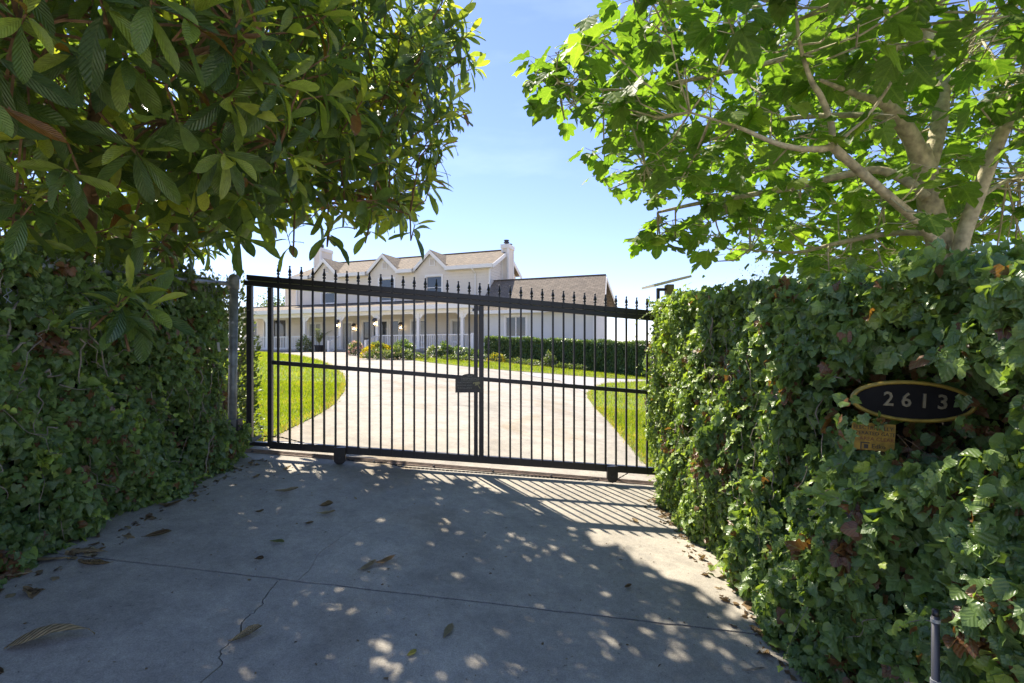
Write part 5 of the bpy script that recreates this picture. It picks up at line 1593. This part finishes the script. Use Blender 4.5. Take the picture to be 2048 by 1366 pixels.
F_([at(1952, 400, 3.14), at(2040, 350, 3.6), at(2160, 330, 4.2)], [.022, .016, .008])
FSIL = [(1180, -900), (1190, 0), (1150, 50), (1110, 80), (1060, 118), (1058, 175), (1095, 240), (1160, 235), (1160, 320), (1185, 375), (1240, 400), (1310, 425), (1265, 465), (1285, 492), (1320, 470), (1350, 470), (1385, 500), (1420, 520), (1470, 510), (1520, 520), (1560, 560), (2900, 600), (2900, -900)]
FE = [((2.5, 3.9, CH + 2.2), (2.2, 2.0, 1.6)), ((1.25, 3.6, CH + 2.05), (1.15, 1.3, 1.05)), ((4.2, 4.6, CH + 1.9), (2.1, 2.1, 1.9)), ((2.2, 4.5, CH + 1.25), (1.5, 1.4, .85)), ((3.3, 2.9, CH + 2.6), (1.5, 1.2, 1.4))]
p = jitter_grid((-.1, 1.7, CH + .25), (6.4, 6.8, CH + 4.4), .292, r_)
q, outd = in_ell(p, FE)
okm = (q < 1 + .1 * np.sin(p[:, 0] * 5 + p[:, 2] * 4)) & ((q > .70) | (r_.random(len(p)) < .24))
px, py = proj(p)
okm &= inpoly(px - 38, py + 14, FSIL)
okm &= np.linalg.norm(p - np.array([0, 0, CH]), axis=1) > 1.9
okm &= p[:, 2] < CH + 3.3
th_ = (p[:, 0] - 1.44) / SUNV[0]; yh_ = p[:, 1] - th_ * SUNV[1]; zh_ = p[:, 2] - th_ * SUNV[2]
okm &= ~((th_ > 0) & (yh_ > 2.9) & (yh_ < 5.6) & (zh_ > -.2) & (zh_ < CH + .65) & (r_.random(len(p)) < .85))
okm &= ~((p[:, 1] < 3.45) & (px > 1600) & (py > 190) & (px < 2080) & (r_.random(len(p)) < .9))
okm &= ~((p[:, 1] < 2.9) & (px > 1450) & (py > 230) & (r_.random(len(p)) < .7))
okm &= ~((p[:, 0] < 2.2) & (p[:, 2] < CH + .75))
okm &= ~((px > 1900) & (py > 250) & (r_.random(len(p)) < .35))
p, outd = p[okm], outd[okm]
extra = np.array([at(1085, 125, 3.6), at(1075, 165, 3.6), at(1110, 105, 3.6), at(1120, 200, 3.6), at(1170, 60, 3.6), at(1185, 300, 4.0), at(1200, 350, 4.0), at(1283, 480, 4.1), at(1300, 460, 4.1), at(1345, 440, 4.0), at(1415, 500, 4.2)])
p = np.concatenate([p, extra]); outd = np.concatenate([outd, np.tile([-.6, 0, .2], (len(extra), 1))])
nrs = len(p)
ALL = np.concatenate(FS)
POS, FW, NR, SC, TI = [], [], [], [], []
mb = MB()
for i in range(nrs):
    n = int(r_.integers(4, 7))
    a = outd[i] * .8 + np.array([0, 0, .5]) + r_.normal(0, .3, 3); a /= np.linalg.norm(a)
    ph = r_.uniform(0, 6.28) + np.arange(n) * 2.2
    base = p[i] - a * np.linspace(0, .12, n)[:, None]
    hd = np.stack([np.cos(ph), np.sin(ph), np.zeros(n)], 1)
    pet = hd * .09 + np.array([0, 0, .02])
    tip = base + pet
    POS.append(tip); FW.append(hd + np.array([0, 0, -.35]) + r_.normal(0, .25, (n, 3))); NR.append(np.array([0, 0, 1.0]) + hd * .25 + r_.normal(0, .3, (n, 3)))
    SC.append(r_.uniform(.115, .20, n)); TI.append(np.clip(r_.normal(.5, .2, n), 0, 1))
    for k in range(n): mb.tube([tuple(base[k] - fg_base), tuple(tip[k] - fg_base)], [.003, .002], 3, False)
    d2 = ((ALL - p[i]) ** 2).sum(1); j = int(np.argmin(d2)); e = p[i] - a * .14
    if d2[j] < 1.4:
        mid = .5 * (ALL[j] + e) - np.array([0, 0, .04])
        mb.tube([tuple(ALL[j] - fg_base), tuple(mid - fg_base), tuple(e - fg_base), tuple(p[i] - fg_base)], [.007, .006, .005, .004], 4, False)
    else:
        mb.tube([tuple(p[i] - a * .4 - fg_base), tuple(p[i] - fg_base)], [.007, .005], 4, False)
POS, FW, NR, SC, TI = map(np.concatenate, (POS, FW, NR, SC, TI))
foliage(fig, fg_base, FIG, POS, frames(FW, NR), SC, TI, M_FIG, 300)
mb.build('twigs', M_BARK_F, fig)['kind'] = 'stuff'

# ------------------------------------------------------------------ fallen leaves on the concrete
M_DRY = leafmat('dry fallen leaf', [(0.0, (0.13, 0.085, 0.05)), (0.4, (0.38, 0.25, 0.12)), (0.7, (0.58, 0.45, 0.26)), (0.9, (0.26, 0.29, 0.10)), (1.0, (0.40, 0.42, 0.10))],
                back=(0.52, 0.41, 0.25), backmix=0.6, trans=0.12, transcol=(1.2, 1.0, .6), rough=0.6, rib=0.9, ribn=11, vein=0.3, veincol=(0.32, 0.24, 0.12), spec=.25)
def fallen(px, py, ln, ang, ti, label, curl=.5, fold=.6, flip=False, width=1.0, T=None):
    """ang: direction of the tip in degrees on the ground, 0 = to the far side of the frame, 90 = along +x turned"""
    g = gpz(px, py)
    v, f, uv = strip_leaf(LY, [w * width for w in LW], fold, 0, .012, int(px * 7 + py), 0) if T is None else T
    v = v.copy()
    t = v[:, 1]
    v[:, 2] += curl * (t - .5) ** 2 - curl * .05 + .05
    v[:, 2] -= v[:, 2].min() - .012
    if flip: v[:, 2] = v[:, 2].max() - v[:, 2] + .012
    v, f, uv = fix_winding((v, f, uv))
    me = mesh_np('fallen_leaf', v * ln, f, uv, np.full(len(v), ti), M_DRY)
    o = link('fallen_leaf', me, None, (g[0], g[1], g[2] + .002), (math.atan(.047), math.atan(.0958), math.radians(ang)))
    tag(o, label, 'leaf', 'fallen leaves on the driveway')
FL = [
    (190, 1272, .30, 118, .55, 'long arched tan leaf lying alone at the lower corner of the concrete', .9, .5, True),
    (140, 1120, .26, 105, .45, 'broad flat brown leaf under the ivy just below the joint', .15, .25, True),
    (70, 1150, .24, 120, .60, 'pale brown leaf poking out at the frame side of the ivy foot', .2, .3, True),
    (215, 1106, .22, 95, .50, 'curved tan leaf lying across the start of the joint', .35, .4, True),
    (225, 1130, .17, 100, .35, 'narrow folded leaf just under the joint near the ivy', .3, .8, False),
    (160, 1083, .17, 130, .55, 'upright orange tan leaf leaning on the ivy foot', .9, .5, False),
    (200, 1080, .16, 60, .25, 'small brown leaf behind the joint beside the ivy', .4, .5, False),
    (283, 1078, .16, -60, .15, 'thin dark brown leaf on open concrete past the ivy', .3, .9, False),
    (545, 986, .21, -82, .65, 'pale twisted leaf lying crosswise not far from the gate', .5, .5, False),
    (562, 942, .10, -40, .70, 'small cupped leaf standing close to the gate track', 1.2, .6, False),
    (503, 958, .08, -30, .5, 'tiny cupped leaf beside the ivy spray near the fence', 1.2, .6, False),
    (508, 1026, .07, -80, .2, 'small dark boat shaped leaf on the shaded concrete', .9, .7, False),
    (637, 1015, .11, -70, .45, 'rolled brown leaf just behind the pale curled one', .6, 1.2, False),
    (633, 1030, .14, -80, .72, 'pale curled leaf in the middle of the far slab', .5, .5, False),
    (607, 1049, .07, -80, .3, 'crumpled scrap of brown leaf on the far slab', .6, .6, False),
    (538, 1083, .13, -110, .92, 'short green leaf lying flat on the far slab', .1, .5, False),
    (508, 1120, .06, -90, .05, 'dark crumpled pellet of leaf above the joint', .5, 1.2, False),
    (715, 1146, .15, -30, .70, 'pale half of a broken leaf touching the striped curl', .5, .35, False),
    (738, 1132, .16, -65, .40, 'striped curled leaf raised off the concrete near the joint', .8, .4, False),
    (456, 1290, .15, -40, .62, 'folded tan leaf lying over the long crack', .4, 1.0, False),
    (886, 1280, .12, -15, .75, 'patchy yellow brown leaf upright in the open near slab', .3, .5, False),
    (812, 1316, .06, -40, .98, 'small round yellow green leaf on the near slab', .6, .4, False),
    (1277, 1047, .09, 20, .60, 'pale leaf in the sunlight among the gate shadows', .6, .5, False),
    (1380, 1058, .13, 75, .30, 'brown pointed leaf at the sunlit foot of the ivy wall', .6, .5, False),
    (1248, 1178, .06, -60, .2, 'small dark curled leaf at the edge of the tree shadow', .9, .7, False),
    (1462, 1207, .07, 60, .42, 'orange brown leaf at the foot of the ivy wall by the joint', .9, .6, False),
    (1545, 1285, .09, 40, .45, 'crisp brown leaf tucked under the ivy below the joint', .9, .6, False),
    (350, 1012, .12, 100, .5, 'tan leaf fallen against the shaded ivy foot', .7, .5, False),
    (330, 1000, .13, 150, .6, 'broad tan leaf standing up in the shaded ivy foot', .8, .4, False),
    (8, 1350, .06, 80, .05, 'dark scrap of leaf at the very corner of the concrete', .5, 1.0, False),
]
for a in FL: fallen(a[0], a[1], a[2], a[3], a[4], a[5], *a[6:], width=(1.7 if a[2] < .12 else 1.15))
tw = gpz(1485, 1341)
tag(MB().tube([tuple(tw), tuple(tw + [.06, .006, .006]), tuple(tw + [.12, .03, -.004])], [.004, .005, .003], 5).build('dry_twig', M_TWIG), 'short dry twig lying on the near slab by the ivy', 'twig')
# grit and crumbs scattered over the concrete
r_ = np.random.default_rng(90)
n = 420
gx_ = r_.uniform(-2.5, 1.5, n); gy_ = r_.uniform(1.7, 5.0, n)
pos = np.stack([gx_, gy_, terr(gx_, gy_) + .002], 1)
sc_ = r_.uniform(.004, .014, n) * np.where(r_.random(n) < .1, 1.8, 1)
o = link('leaf_crumbs', scatter_mesh('leaf_crumbs', OVAL, pos, frames(rnd_dirs(n, r_) * [1, 1, .25], np.tile([0, 0, 1.0], (n, 1)) + rnd_dirs(n, r_) * .5), sc_ * 1.4, r_.uniform(0, .6, n), M_DRY, which=r_.integers(0, 3, n)))
tag(o, 'tiny crumbs of dry leaf scattered over the concrete', 'debris', kind='stuff')
n = 320
sd = r_.random(n) < .5
gy_ = r_.uniform(1.9, 5.0, n); gx_ = np.where(sd, -2.56 + np.abs(r_.normal(0, .07, n)), 1.42 - np.abs(r_.normal(0, .06, n)))
pos = np.stack([gx_, gy_, terr(gx_, gy_) + .006], 1)
o = link('leaf_litter', scatter_mesh('leaf_litter', [LOQ[1], LOQ[2]] + IVY[:3], pos, frames(rnd_dirs(n, r_) * [1, 1, .2], np.tile([0, 0, 1.0], (n, 1)) + rnd_dirs(n, r_) * .6), np.where(r_.random(n) < .2, .10, .04) * r_.uniform(.6, 1.3, n), r_.uniform(.1, .75, n), M_DRY))
tag(o, 'dry brown leaf litter gathered along the feet of both ivy walls', 'leaf litter', kind='stuff')
